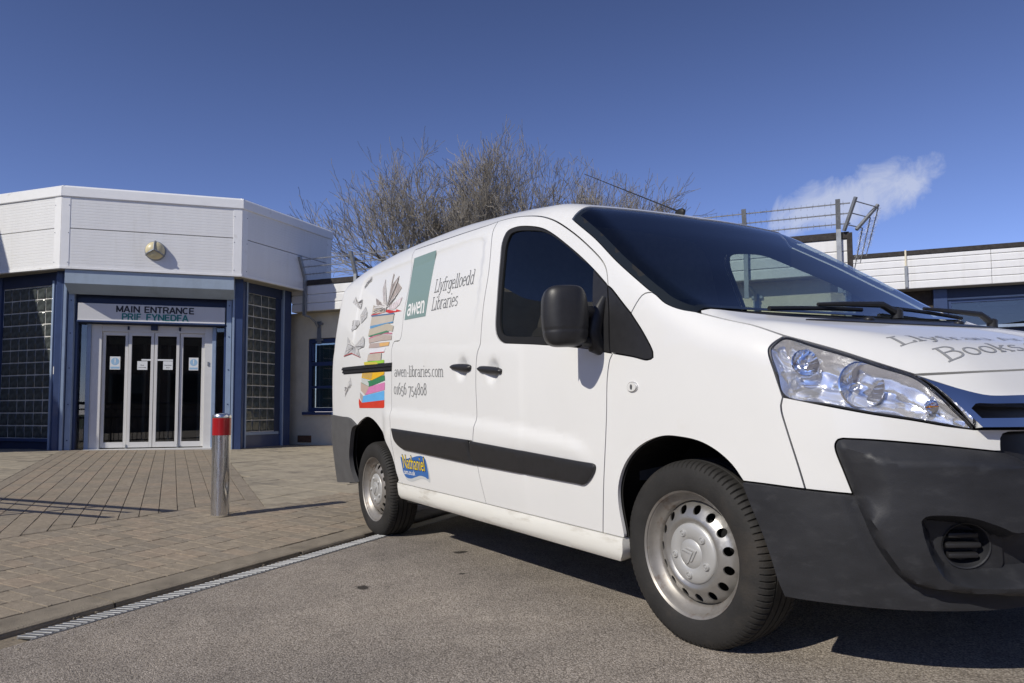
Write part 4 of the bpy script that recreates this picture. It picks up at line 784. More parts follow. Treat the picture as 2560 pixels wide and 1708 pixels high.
 'books':[["red",[[-3.1836,0.209],[-3.1274,0.1761],[-2.7045,0.1828],[-2.7071,0.1382],[-2.7209,0.1292],[-3.1767,0.1377],[-3.1901,0.1732]]],["sky",[[-3.1603,0.2519],[-3.0945,0.2225],[-2.7025,0.2449],[-2.7045,0.1828],[-3.1197,0.1759],[-3.1568,0.211]]],["skypg",[[-3.1603,0.2519],[-3.0945,0.2225],[-3.1197,0.1759],[-3.1568,0.211]]],["pink",[[-3.1401,0.3201],[-3.0561,0.2282],[-2.6959,0.2496],[-2.6917,0.2988],[-2.9736,0.2813]]],["pinkpg",[[-3.1401,0.3201],[-2.9736,0.2813],[-3.0561,0.2282],[-3.14,0.2619]]],["green",[[-3.1252,0.3488],[-2.9811,0.3201],[-2.6962,0.3438],[-2.6891,0.3108],[-2.9736,0.2813],[-3.1246,0.3141]]],["greenpg",[[-3.1252,0.3488],[-3.0033,0.3237],[-2.981,0.3048],[-2.9809,0.2842],[-3.1246,0.3178]]],["yellow",[[-3.1109,0.3775],[-2.6969,0.3638],[-2.703,0.349],[-2.923,0.3222],[-3.1253,0.3503]]],["yellowpg",[[-3.0954,0.3756],[-2.9099,0.3686],[-2.9303,0.3301],[-3.1177,0.3551]]],["lime",[[-3.0821,0.4473],[-2.7093,0.4379],[-2.7073,0.4195],[-3.0691,0.4285]]],["limey",[[-3.0821,0.4473],[-2.8303,0.4307],[-2.8152,0.419],[-3.0737,0.4288]]],["cream1",[[-3.0039,0.4893],[-2.7589,0.4822],[-2.7627,0.4369],[-3.0193,0.4503]]],["creamln",[[-3.0048,0.494],[-2.7591,0.4831],[-2.762,0.4309],[-2.7827,0.4346],[-2.7756,0.4775],[-3.0034,0.487]]],["white1",[[-2.9823,0.5246],[-2.7019,0.5099],[-2.7171,0.4867],[-2.9834,0.4971]]],["redln",[[-2.9834,0.4971],[-2.7171,0.4867],[-2.7161,0.4818],[-2.9795,0.4922]]],["orange",[[-3.0129,0.5563],[-2.6497,0.5382],[-2.6548,0.5158],[-2.8599,0.5198],[-3.0204,0.5298]]],["orange2",[[-2.8242,0.5435],[-2.6494,0.5369],[-2.6578,0.5173],[-2.8122,0.5228]]],["beige2",[[-3.0451,0.5879],[-2.7973,0.5909],[-2.6268,0.5722],[-2.6198,0.5464],[-2.8279,0.5569],[-3.0287,0.5598]]],["pinkln",[[-3.0465,0.5918],[-2.8148,0.6024],[-2.6246,0.586],[-2.6286,0.578],[-2.7985,0.5947],[-3.0365,0.5844]]],["beige3",[[-3.0589,0.6428],[-2.7456,0.6499],[-2.6178,0.6221],[-2.6201,0.5917],[-2.6811,0.6012],[-3.0267,0.599],[-3.066,0.6045]]],["greenln",[[-3.066,0.6045],[-2.7221,0.606],[-2.679,0.5948],[-3.0259,0.5967]]],["beige4",[[-3.0474,0.7086],[-2.6333,0.6888],[-2.6398,0.6462],[-3.0514,0.6592]]],["blueln",[[-3.0514,0.6592],[-2.6337,0.6468],[-2.6373,0.6399],[-2.7369,0.6451],[-3.0444,0.6437]]],["bluetop",[[-3.0601,0.718],[-2.6343,0.6908],[-2.6308,0.6835],[-3.0474,0.7086]]],["redcov",[[-3.0784,0.7238],[-2.7991,0.7186],[-2.7671,0.7213],[-2.6259,0.6996],[-2.6106,0.7069],[-2.5177,0.6889],[-2.7215,0.6974],[-2.7946,0.7103],[-3.0667,0.7166]]],["pgs1",[[-3.0563,0.7711],[-2.8002,0.7206],[-2.7946,0.7103],[-3.0639,0.7244],[-3.0585,0.7518]]],["pgs2",[[-3.031,0.8028],[-2.9487,0.7833],[-2.8013,0.7227],[-2.9952,0.767]]],["pgs3",[[-2.9295,0.8361],[-2.9101,0.8812],[-2.7869,0.7328],[-2.8013,0.7227],[-2.8613,0.7556]]],["pgs4",[[-2.7821,0.7362],[-2.7782,0.8922],[-2.7574,0.8833],[-2.7668,0.8366],[-2.6623,0.8695],[-2.6653,0.8395],[-2.5803,0.8064],[-2.6284,0.7834],[-2.7306,0.7387]]],["pgs5",[[-2.7306,0.7387],[-2.5399,0.7597],[-2.5707,0.7263],[-2.6378,0.7104],[-2.7472,0.7212]]],["fly1",[[-3.3212,0.8763],[-3.2998,0.903],[-3.2863,0.9052],[-3.2086,0.9256],[-3.1912,0.9024],[-3.2477,0.8977],[-3.2705,0.8893]]],["fly2",[[-3.5018,0.8267],[-3.4557,0.8528],[-3.3969,0.8123],[-3.311,0.8269],[-3.3029,0.7953],[-3.3118,0.7743],[-3.4033,0.7991]]],["fly3",[[-3.2968,0.7403],[-3.2127,0.7787],[-3.16,0.7458],[-3.1509,0.7184],[-3.2522,0.6921]]],["fly3b",[[-3.4211,0.6878],[-3.4177,0.7243],[-3.3142,0.7168],[-3.2772,0.6944],[-3.3241,0.677],[-3.414,0.6584]]],["fly4",[[-3.4843,0.5797],[-3.4898,0.6363],[-3.3664,0.5609],[-3.3443,0.5426],[-3.2968,0.5742],[-3.1688,0.6138],[-3.1301,0.5927],[-3.1154,0.5463],[-3.222,0.5382],[-3.1624,0.484],[-3.3475,0.5236],[-3.5274,0.5149]]],["fly4red",[[-3.5285,0.519],[-3.3563,0.5257],[-3.1626,0.485],[-3.1619,0.4816],[-3.3496,0.519],[-3.5272,0.5139]]],["fly5",[[-3.4872,0.3009],[-3.4167,0.2867],[-3.367,0.3656],[-3.3322,0.3104],[-3.4167,0.2727],[-3.4881,0.2272]]]],
}
RB=.93
def catmull(pts,step=.02,closed=False,scale=(1,1)):
    P=[np.array(p,float) for p in pts];n=len(P);out=[]
    if n==2 and not closed:
        k=max(1,int(np.linalg.norm((P[1]-P[0])*scale)/step));return [P[0]+(P[1]-P[0])*i/k for i in range(k+1)]
    for i in range(n if closed else n-1):
        p1,p2=P[i],P[(i+1)%n];p0=P[i-1] if (i>0 or closed) else 2*p1-p2;p3=P[(i+2)%n] if (i+2<n or closed) else 2*p2-p1
        d=[max(1e-6,np.linalg.norm((b-a)*scale))**.5 for a,b in((p0,p1),(p1,p2),(p2,p3))]
        t0=0;t1=d[0];t2=t1+d[1];t3=t2+d[2];k=max(1,int(math.ceil(d[1]**2/step)))
        for j in range(k):
            t=t1+(t2-t1)*j/k
            A1=(t1-t)/(t1-t0)*p0+(t-t0)/(t1-t0)*p1;A2=(t2-t)/(t2-t1)*p1+(t-t1)/(t2-t1)*p2;A3=(t3-t)/(t3-t2)*p2+(t-t2)/(t3-t2)*p3
            B1=(t2-t)/(t2-t0)*A1+(t-t0)/(t2-t0)*A2;B2=(t3-t)/(t3-t1)*A2+(t-t1)/(t3-t1)*A3
            out.append((t2-t)/(t2-t1)*B1+(t-t1)/(t2-t1)*B2)
    if not closed: out.append(P[-1])
    return out
def cv(k,rev=False,step=.02):
    c=catmull(CV[k],step,False,(1,RB));return c[::-1] if rev else c
def lin(a,b,step=.03): return catmull([a,b],step,False,(1,RB))
def join(*cs):
    out=[]
    for c in cs:
        for p in c:
            p=np.array(p,float)
            if not out or np.linalg.norm((p-out[-1])*(1,RB))>.002: out.append(p)
    if np.linalg.norm((out[0]-out[-1])*(1,RB))<.002: out.pop()
    return np.array(out)
def inpoly(Q,poly):
    x,y=Q[:,0],Q[:,1];c=np.zeros(len(Q),bool);px,py=poly[:,0],poly[:,1];n=len(poly);j=n-1
    for i in range(n):
        if py[i]!=py[j]:
            c^=((py[i]>y)!=(py[j]>y))&(x<(px[j]-px[i])*(y-py[i])/(py[j]-py[i])+px[i])
        j=i
    return c
def pdist(Q,line,closed=True):
    A_=np.asarray(line);B_=np.roll(A_,-1,0) if closed else A_[1:];
    if not closed: A_=A_[:-1]
    best=np.full(len(Q),1e9)
    for a,b in zip(A_,B_):
        d=b-a;l=d@d+1e-12;t=np.clip(((Q-a)@d)/l,0,1);best=np.minimum(best,np.hypot(*(Q-a-t[:,None]*d).T))
    return best
def offset_poly(poly,d):
    # positive d shrinks (any orientation)
    P=np.asarray(poly);a=np.roll(P,1,0);b=np.roll(P,-1,0)
    area=.5*np.sum(P[:,0]*b[:,1]-b[:,0]*P[:,1]);s=1 if area>0 else -1
    def nrm(v): return v/np.maximum(np.linalg.norm(v,axis=1,keepdims=True),1e-9)
    e1=nrm(P-a);e2=nrm(b-P);n1=np.stack([-e1[:,1],e1[:,0]],1)*s;n2=np.stack([-e2[:,1],e2[:,0]],1)*s
    m=n1+n2;m=m/np.maximum(np.sum(m*n1,axis=1,keepdims=True),.55)
    return P+m*d
def hnormal(P):
    e=2e-3;x,y,z=P[:,0],P[:,1],P[:,2]
    g=np.stack([Fh(x+e,y,z)-Fh(x-e,y,z),Fh(x,y+e,z)-Fh(x,y-e,z),Fh(x,y,z+e)-Fh(x,y,z-e)],1)
    return g/np.maximum(np.linalg.norm(g,axis=1,keepdims=True),1e-9)
def map_side(Q): return Phi(Q[:,0],Q[:,1]/RB)
def map_top(Q):
    o=np.stack([Q[:,0],Q[:,1],0*Q[:,0]+.6],1);d=np.zeros_like(o);d[:,2]=1;return hsolve(o,d,0,1.6)
def map_flank(Q):   # (x,z) on the right flank
    o=np.stack([Q[:,0],0*Q[:,0],Q[:,1]],1);d=np.zeros_like(o);d[:,1]=-1;return hsolve(o,d,.2,1.2)
def fill(poly,holes=(),feats=(),step=.025):
    """constrained triangulation of a 2d outline with interior points"""
    poly=np.asarray(poly);lo=poly.min(0);hi=poly.max(0)
    nx=int((hi[0]-lo[0])/step)+2;ny=int((hi[1]-lo[1])/(step*.866))+2
    gx,gy=np.meshgrid(np.arange(nx),np.arange(ny));G=np.stack([lo[0]+(gx+.5*(gy%2))*step,lo[1]+gy*step*.866],-1).reshape(-1,2)
    G=G[inpoly(G,poly)];G=G[pdist(G,poly)>step*.45] if len(G) else G
    for hl in holes:
        if len(G): G=G[~inpoly(G,hl)]
        if len(G): G=G[pdist(G,hl)>step*.45]
    for f,cl in feats:
        if len(G): G=G[pdist(G,np.asarray(f),cl)>step*.3]
    pts=[];edges=[]
    def ring(r,cl=True):
        b=len(pts);pts.extend([Vector((float(a),float(c))) for a,c in r])
        for i in range(len(r) if cl else len(r)-1): edges.append((b+i,b+(i+1)%len(r)))
    ring(poly)
    for hl in holes: ring(hl)
    for f,cl in feats:
        f=np.asarray(f);k=inpoly(f,poly)&(pdist(f,poly)>.004)
        for hl in holes: k&=~inpoly(f,hl)
        seg=[]
        for i in range(len(f)):
            if k[i]: seg.append(f[i])
            if (not k[i] or i==len(f)-1) and len(seg)>1: ring(seg,False);seg=[]
            elif not k[i]: seg=[]
    pts.extend([Vector((float(a),float(c))) for a,c in G])
    r=geometry.delaunay_2d_cdt(pts,edges,[],0,1e-6)
    V=np.array([(v.x,v.y) for v in r[0]]);F=[f for f in r[2]]
    cen=np.array([V[list(f)].mean(0) for f in F]);k=inpoly(cen,poly)
    for hl in holes: k&=~inpoly(cen,hl)
    return V,[f for f,kk in zip(F,k) if kk]
def orient(V3,F,N):
    out=[]
    for f in F:
        a,b,c=V3[f[0]],V3[f[1]],V3[f[2]];n=np.cross(b-a,c-a);out.append(tuple(f) if n@N[f[0]]>0 else tuple(f[::-1]))
    return out
def panel(name,poly,m,parent,mp=map_side,holes=(),feats=(),step=.025,gap=.0026,depth=.014,off=0,disp=None,mirror=True,inner=True,sub=None,flange=True):
    """one pressed panel following the body surface, edges turned in; returns [right, left]"""
    sc=np.array((1,RB)) if mp is map_side else np.array((1,1))
    P2=offset_poly(np.asarray(poly)*sc,gap);H2=[offset_poly(np.asarray(h_)*sc,-gap) for h_ in holes]
    Ft=[(np.asarray(f)*sc,c) for f,c in feats]
    V2,F=fill(P2,H2,Ft,step)
    def place(Q):
        P=mp(Q);N=hnormal(P);o=off+(disp(P,Q) if disp is not None else 0);return P+N*np.reshape(o*np.ones(len(P)),(-1,1)),N
    V3,N3=place(V2);F=orient(V3,F,N3);V=list(V3)
    if flange:
        for r in [P2]+list(H2):
            R3,RN=place(r);b=len(V);n=len(r);V+=list(R3-RN*.0005)+list(R3-RN*depth);F+=[(b+i,b+(i+1)%n,b+n+(i+1)%n,b+n+i) for i in range(n)]
    V=np.array(V);objs=[mesh(name,V,F,m,parent,True)]
    objs[0].data.set_sharp_from_angle(angle=RAD(50))
    if mirror: 
        objs.append(mesh(name,V*(1,-1,1),[f[::-1] for f in F],m,parent,True));objs[1].data.set_sharp_from_angle(angle=RAD(50))
    if inner:
        I2=offset_poly(np.asarray(poly)*sc,-.004);IV,IF=fill(I2,[offset_poly(np.asarray(h_)*sc,.004) for h_ in holes],(),.07)
        P=mp(IV);N=hnormal(P);P=P-N*(depth+.006);IF=orient(P,IF,N)
        for s,ob in zip((1,-1),objs): mesh('inner_skin',P*(1,s,1),IF if s>0 else [f[::-1] for f in IF],M['underbody'],ob)
    return objs
# ------------------------------------------------------------------ van: materials
M={}
M['paint']=mat('van_white_paint',(.77,.77,.755),.30,var=.015,vscale=3,coat=.4,dirt=(.66,.64,.58),dscale=2.2,dlo=.62,dhi=.95)
M['sillpaint']=mat('van_sill_paint',(.72,.71,.66),.4,var=.04,vscale=5,coat=.3,dirt=(.42,.38,.31),dscale=7,dlo=.56,dhi=.8,stretch=(.5,1,2.5))
M['plastic']=mat('black_trim_plastic',(.022,.022,.024),.42,var=.15,vscale=30,bump=.05,bscale=500)
M['bumper']=mat('scuffed_bumper_plastic',(.025,.026,.030),.48,var=.2,vscale=7,bump=.10,bscale=260,dirt=(.044,.045,.049),dscale=14,dlo=.55,dhi=.8,rvar=.08,stretch=(1,1,2.2))
M['rbumper']=mat('faded_rear_bumper_plastic',(.09,.09,.092),.6,var=.15,vscale=9,bump=.08,bscale=200)
M['underbody']=mat('underbody_black',(.008,.008,.008),.9)
M['rubber']=mat('window_rubber',(.012,.012,.012),.55)
M['tyre']=mat('tyre_rubber',(.022,.021,.020),.75,var=.25,vscale=9,bump=.15,bscale=120,dirt=(.05,.042,.034),dscale=5,dlo=.5,dhi=.78)
M['tyretread']=M['tyre']
M['steel']=mat('silver_wheel_paint',(.42,.41,.39),.38,.75,var=.12,vscale=7,dirt=(.10,.055,.03),dscale=16,dlo=.66,dhi=.80,bump=.05,bscale=60)
M['rimdirty']=mat('rusty_rim_steel',(.33,.312,.288),.45,.55,var=.2,vscale=12,dirt=(.13,.065,.032),dscale=14,dlo=.52,dhi=.74)
M['cap']=mat('silver_hub_cap',(.48,.48,.47),.42,.35,var=.06,vscale=8)
M['chrome']=mat('chrome',(.88,.89,.91),.06,1)
M['dchrome']=mat('satin_chrome',(.93,.93,.94),.16,.8)
M['lens']=glass_mat('headlamp_lens',(.97,.98,1),1.0,0,1.42)
M['glass']=glass_mat('tinted_cab_glass',(.50,.60,.57),.95,0,1.55)
M['wsglass']=glass_mat('windscreen_glass',(.78,.85,.83),1,0,1.55)
M['interior']=mat('cab_dark_plastic',(.085,.088,.095),.6,var=.2,vscale=20,bump=.05,bscale=200)
M['seat']=mat('seat_fabric',(.07,.075,.095),.9,var=.25,vscale=40,bump=.2,bscale=300)
M['amber']=mat('amber_bulb',(.9,.35,.03),.2,trans=.3)
M['ink']=mat('grey_vinyl_lettering',(.17,.175,.18),.5)
M['vinylgreen']=mat('teal_vinyl',(.205,.30,.285),.45,coat=.2)
M['vinylwhite']=mat('white_vinyl',(.82,.82,.8),.4)
M['inkpale']=mat('pale_grey_vinyl_lettering',(.30,.305,.31),.5)
M['dial']=mat('clear_plastic',(.7,.7,.68),.15,spec=.8)
PIV=Vector((-3,-.885,0))
def vanRot():
    c,s=math.cos(RAD(.69)),math.sin(RAD(.69));Ry=Matrix(((c,0,-s),(0,1,0),(s,0,c)))
    c,s=math.cos(RAD(1.96)),math.sin(RAD(1.96));return Ry@Matrix(((1,0,0),(0,c,-s),(0,s,c)))
RV=vanRot()
def car_z(x,y): n=RV.col[2];return PIV.z-(n[0]*(x-PIV.x)+n[1]*(y-PIV.y))/n[2]
van=empty('panel_van',PIV-RV@PIV,'white panel van with library lettering and black bumper parked on the tarmac','van')
van.rotation_mode='QUATERNION';van.rotation_quaternion=RV.to_quaternion()
H2=PI/2+.00215;AC=.85*PI/2+.002
g=CV['gutter'];
def sub(k,i,j): return catmull(CV[k],.02,False,(1,RB)) if (i,j)==(0,None) else catmull(CV[k][i:j],.02,False,(1,RB))
gut_s=catmull(g,.02,False,(1,RB))
def split(curve,pt):
    d=[np.linalg.norm((c-np.array(pt))*(1,RB)) for c in curve];i=int(np.argmin(d));return curve[:i+1],curve[i:]
def snap(c,start=None,end=None,r=.018):
    c=[np.array(p) for p in c]
    if start is not None: c=[np.array(start)]+[p for p in c if np.linalg.norm((p-start)*(1,RB))>r]
    if end is not None: c=[p for p in c if np.linalg.norm((p-end)*(1,RB))>r]+[np.array(end)]
    return c
gutA,gutB=split(gut_s,g[3])
bg_=snap(cv('bgap'),gutA[-1])
st=cv('silltop');st0,st1=split(st,bg_[-1]);bg_=snap(bg_,None,st1[0])
df=cv('doorfront');dfA,dfB=split(df,CV['doorfront'][2]);st1a,st1b=split(st1,df[-1]);dfB=snap(dfB,None,st1b[0])
sr=snap(cv('sliderear'),gut_s[0]);st0a,st0b=split(st0,sr[-1]);sr=snap(sr,None,st0b[0])
ws=cv('wsedge');wsA,wsB=split(ws,CV['wsedge'][4])
cornerAB=np.array(CV['wsedge'][0])
wst=catmull([cornerAB,(-.842,1.10),(-.818,1.34),(-.79,H2)],.02,False,(1,RB))
tail=[(-3.922,b) for b in np.linspace(H2,.10,40)]
arch=cv('arch');rarch=cv('reararch')
# surface sculpting shared by the flank panels
def flank_x(k): 
    p=Phi(np.array([q[0] for q in CV[k]]),np.array([q[1] for q in CV[k]]));o=np.argsort(p[:,0]);return p[o,0],p[o,2]
SCX,SCZ=flank_x('scallop');CRX,CRZ=flank_x('crease')
REC=np.array(catmull(CV['recess'],.03,True,(1,RB)))*(1,RB)
CUPS=[(-1.53,1.062),(-1.209,1.03)]
def sst(t): t=np.clip(t,0,1);return t*t*(3-2*t)
def dflank(P,Q):
    x,z=P[:,0],P[:,2];d=np.zeros(len(P))
    ins=inpoly(Q,REC);dist=pdist(Q,REC)
    d-=np.where(ins,.008*sst(dist/.014)*sst((z-1.24)/.2),0)
    zc=np.interp(x,CRX,CRZ);d+=.0035*sst((zc-z)/.03)*sst((z-.3)/.2)*(x<-.95)
    zs=np.interp(x,SCX,SCZ);d+=.016*sst((zs-z)/.055)*sst((-.43-x)/.12)*sst((x+2.66)/.1)*sst((z-.55)/.15)
    for cx,cz in CUPS:
        r=np.sqrt(((x-cx)/.070)**2+((z-cz)/.072)**2);d-=.024*sst((1-r)/.75)
    return d
def ringxz(cx,cz,rx,rz,n=28):
    P=map_flank(np.array([(cx+rx*math.cos(2*PI*i/n),cz+rz*math.sin(2*PI*i/n)) for i in range(n)]));a,b=inv(P);return np.stack([a,b],1)
recf=[(REC/(1,RB),True),(offset_poly(REC,.007)/(1,RB),True),(offset_poly(REC,.014)/(1,RB),True)]
cupf=lambda i:[(ringxz(*CUPS[i],.070*s,.072*s),True) for s in(1.0,.8,.6,.4,.2)]
scf=[(np.array(cv('scallop')),False)]
shell=join(gutA,gutB[1:],cv('triup'),cv('seam'),wsA[::-1],wst,lin((-.79,H2),(-3.922,H2),.03),tail,catmull([(-3.922,.10),CV['rbtop'][0],CV['rbtop'][1],CV['rbtop'][2]],.02,False,(1,RB)),rarch,st0a,sr[::-1])
panel('body_shell',shell,M['paint'],van,step=.028,disp=dflank,feats=recf)
sdoor=panel('sliding_door',join(gutA,bg_,st0b[::-1],sr[::-1]),M['paint'],van,step=.026,disp=dflank,feats=recf+cupf(0)+scf)
fdoor=panel('front_door',join(gutB,cv('wintop',True),cv('winbot'),dfB,st1a[::-1],bg_[::-1]),M['paint'],van,step=.026,disp=dflank,feats=cupf(1)+scf)
bss=catmull([CV['hl'][5],(.19,.372),(.08,.408),CV['wsedge'][8]],.02,False,(1,RB))
hlA=catmull(CV['hl'][0:6],.015,False,(1,RB))
panel('front_wing',join(dfB,st1b,arch,cv('wingbot'),cv('bseam'),hlA,bss,wsB[::-1],cv('seam',True),cv('trilow')),M['paint'],van,step=.024)
SILLQ=None
def dsill(P,Q):
    zt=np.interp(P[:,0],[-2.47,-.3],[.402,.336]);zb=np.interp(P[:,0],[-2.45,-.33],[.301,.242]);t=np.clip((P[:,2]-zb)/(zt-zb),0,1);return .016*np.sin(PI*np.clip(t,0,1)**.8)**.7
panel('sill_trim',join(st,catmull([st[-1],(-.397,-.47),CV['sillbot'][2]],.02,False,(1,RB)),cv('sillbot',True)),M['sillpaint'],van,off=.002,gap=.001,depth=.05,disp=dsill,step=.016)
# window seal, glass and mirror sail
wop=join(cv('wintop'),dfA,cv('winbot',True))
gl=np.array(catmull(CV['glass'],.02,True,(1,RB)))
seal=panel('window_seal',wop,M['rubber'],van,off=-.003,gap=.0005,depth=.01,holes=[gl],inner=False)
panel('door_window',gl,M['glass'],van,off=-.011,gap=-.004,inner=False,flange=False)
sw=catmull(CV['sailrear'],.02,False,(1,RB))
panel('mirror_sail',join(sw,lin(CV['sailrear'][-1],CV['winbot'][-1]),dfA[::-1],lin(CV['wintop'][-1],CV['sailrear'][0])),M['plastic'],van,off=.004,gap=.002,inner=False)
panel('quarter_trim',np.array(join(cv('triup'),cv('trilow')[1:],dfA[::-1])),M['plastic'],van,off=.002,gap=.003,inner=False)
# front end
def ctr(c,n=8):
    b=c[-1];return list(c)+[np.array((b[0]+(AC-b[0])*i/n,b[1])) for i in range(1,n+1)]
bc=ctr(cv('boncut'));nb=ctr(cv('nosebot'));ct=ctr(cv('chrometop'));cb=ctr(cv('chromebot'));lg=ctr(cv('lowgrille'));bt2=ctr(cv('bumptop2'));bb=ctr(cv('bumpbot'))
panel('nose_panel',join(bc,lin(bc[-1],nb[-1]),nb[::-1]),M['paint'],van,step=.022)
panel('grille_surround',join(ct,lin(ct[-1],cb[-1]),cb[::-1],cv('hlfront',True)),M['chrome'],van,step=.02,off=.003,disp=lambda P,Q:.035*np.clip((.90-P[:,2])/.16,0,1),holes=[np.array(join(catmull(CV['slot'][0:4],.015,False,(1,RB)),lin(CV['slot'][3],(AC-.02,CV['slot'][3][1])),lin((AC-.02,CV['slot'][4][1]),CV['slot'][4]),catmull(CV['slot'][4:6],.015,False,(1,RB))))],depth=.035)
panel('grille_mesh',join(ct,lin(ct[-1],cb[-1]),cb[::-1],cv('hlfront',True)),M['plastic'],van,step=.05,off=-.035,gap=.01,flange=False,inner=False)
bo=CV['bumpouter'];boA=catmull(bo[2:4],.02,False,(1,RB));boB=catmull(bo[3:9],.012,False,(1,RB));boC=catmull(bo[8:12],.02,False,(1,RB))
panel('bumper_cover',join(cv('hlbot'),cb[1:],lin(cb[-1],lg[-1]),lg[::-1],boC[::-1],boB[::-1],boA[::-1],cv('bseam')),M['paint'],van,step=.024)
panel('lower_grille',join(lg,lin(lg[-1],bt2[-1]),bt2[::-1]),M['plastic'],van,step=.04,off=-.03,gap=-.01,flange=False,inner=False)
bumpo=join(boA,boB[1:],boC[1:]);bU=ctr(cv('bumpU'));
UPOLY=np.array(join(bU,lin(bU[-1],bt2[-1]),bt2[::-1],boC[::-1],boB[::-1]))*(1,RB)
FOGP=np.array(join(catmull(CV['fogrec'],.015,False,(1,RB)),lin(CV['fogrec'][-1],(AC,CV['fogrec'][-1][1]-.02)),lin((AC,CV['fogrec'][-1][1]-.02),(AC,CV['fogrec2'][-1][1])),lin((AC,CV['fogrec2'][-1][1]),CV['fogrec2'][-1]),catmull(CV['fogrec2'],.015,False,(1,RB))[::-1]))*(1,RB)
TOPL=np.array(list(boC)+list(bt2))*(1,RB);SLANT=np.array(boB)*(1,RB);ULINE=np.array(bU)*(1,RB)
CREST=np.array(ctr(cv('crest')))*(1,RB);VCR=np.array(cv('vcrease'))*(1,RB)
LEDGE=np.concatenate([TOPL,CREST[::-1]])
FOGH=None
def dbump(P,Q):
    u=inpoly(Q,UPOLY);d=np.full(len(P),.006)
    dt=pdist(Q,TOPL,False);dsl=pdist(Q,SLANT,False);du=pdist(Q,ULINE,False);dc=pdist(Q,CREST,False);dv=pdist(Q,VCR,False)
    led=inpoly(Q,LEDGE)
    h=np.full(len(P),.050);h=np.where(led,.050*dt/(dt+dc+1e-6),h);
    h=h*(.25+.75*np.clip(dsl/.075,0,1))*sst(dsl/.014)*np.where(led,1,sst(du/.020))
    d+=np.where(u,h,0)
    d+=np.where(~u,.010*sst(du/.035),0)
    f=inpoly(Q,FOGP);fd=pdist(Q,FOGP);d-=np.where(f,.082*sst(fd/.026),0)
    return d
featb=[(np.array(bU),False),(offset_poly(ULINE,0)/(1,RB),False),(CREST/(1,RB),False),(VCR/(1,RB),False),(FOGP/(1,RB),True),(offset_poly(FOGP,.015)/(1,RB),True),(offset_poly(FOGP,.03)/(1,RB),True)]
# fog lamp blanking panels
fp=np.array(catmull(CV['fogpanel'],.015,True,(1,RB)))
fcp=Phi(*[np.array([v]) for v in CV['fogc'][0]])[0];fcn=hnormal(fcp[None])[0]
FR=.061
def fring(r,n=32):
    t1=np.cross((0,0,1),fcn);t1/=np.linalg.norm(t1);t2=np.cross(fcn,t1);Pw=[fcp+t1*r*1.05*math.cos(2*PI*i/n)+t2*r*math.sin(2*PI*i/n) for i in range(n)]
    a,b=inv(np.array(Pw));return np.stack([a,b],1)
fb=panel('front_bumper',join(cv('bumparch'),bb[1:],lin(bb[-1],bt2[-1]),bt2[::-1],boC[::-1],boB[::-1],boA[::-1],catmull(bo[0:3],.02,False,(1,RB))[::-1]),M['bumper'],van,step=.014,disp=dbump,feats=[featb[0]]+featb[2:],depth=.03,holes=[fring(FR*1.02)])
fpan=panel('fog_lamp_panel',fp,M['bumper'],van,step=.012,off=-.016,gap=.001,holes=[fring(FR)],inner=False,depth=.02)
for s,ob in zip((1,-1),fpan):
    n=Vector(fcn*(1,s,1));c=Vector(fcp*(1,s,1))-n*.016;t1=Vector((0,0,1)).cross(n).normalized();t2=n.cross(t1)
    Mx=Matrix(((t1.x,t2.x,n.x,c.x),(t1.y,t2.y,n.y,c.y),(t1.z,t2.z,n.z,c.z),(0,0,0,1)))
    MB().lathe([(FR*1.06,.002),(FR,.0),(FR*.93,-.016),(FR*.8,-.032),(.001,-.034)],36,Mx).build('fog_lamp_cup',M['bumper'],ob,True)
    for k in(-1,0,1):
        L_=.047 if k==0 else .040
        b=MB().box((0,0,0),(L_,.0075,.014),bev=.005);b.V=[tuple(Mx@Vector((v[0]-.006,v[1]+k*.029,v[2]-.014))) for v in b.V];b.build('slat',M['plastic'],ob,True)
# bonnet, windscreen and cowl as top surfaces
def XY(ABs): 
    a=np.array(ABs);return Phi(a[:,0],a[:,1])[:,:2]
def mirr(half): h_=np.asarray(half);return np.concatenate([h_,(h_*(1,-1))[::-1]])
wsb=[(.088+.125*(1-(y/.877)**2),y) for y in np.linspace(-.877,0,30)]
wsh=np.concatenate([XY(wst[::-1][1:]),XY(ws[1:]),wsb[1:-1]])
def dedupe(P,t=.003):
    o=[P[0]]
    for p in P[1:]:
        if np.hypot(*(p-o[-1]))>t: o.append(p)
    return np.array(o)
wsh=dedupe(wsh);wspoly=mirr(wsh)
inn=offset_poly(wspoly,.030)
panel('windscreen',wspoly,M['wsglass'],van,mp=map_top,step=.04,off=-.004,gap=.001,mirror=False,inner=False,flange=False)
panel('windscreen_frit',wspoly,M['rubber'],van,mp=map_top,step=.03,off=-.006,gap=.001,holes=[inn],mirror=False,inner=False,flange=False)
bnr=[(.100+.225*(1-(abs(y)/.872)**2.2),y) for y in np.linspace(0,-.868,30)]
bfr=XY(bc)
bon=dedupe(np.concatenate([bnr,XY(bss[::-1])[1:],XY(cv('hltop'))[1:],bfr[1:-1]]))
panel('bonnet',mirr(bon),M['paint'],van,mp=map_top,step=.024,mirror=False,depth=.02)
cow=dedupe(np.concatenate([wsb[::-1][1:],np.array(bnr)[::-1][1:-1]]))
panel('cowl',mirr(cow),M['plastic'],van,mp=map_top,step=.03,off=-.012,gap=-.008,mirror=False,inner=False)
vt=[(.345,y) for y in()]
vent=np.array([(.335+.10*(1-(y/.62)**2)-.055*s*(1-(y/.62)**2)**.5,y) for s,ys in((1,np.linspace(-.62,.62,40)),(-1,np.linspace(.62,-.62,40)[1:-1])) for y in ys])
vt_=panel('bonnet_vent',vent,M['plastic'],van,mp=map_top,step=.03,off=.004,gap=0,mirror=False,inner=False)[0]
def vline(y0,y1,x,name):
    pass
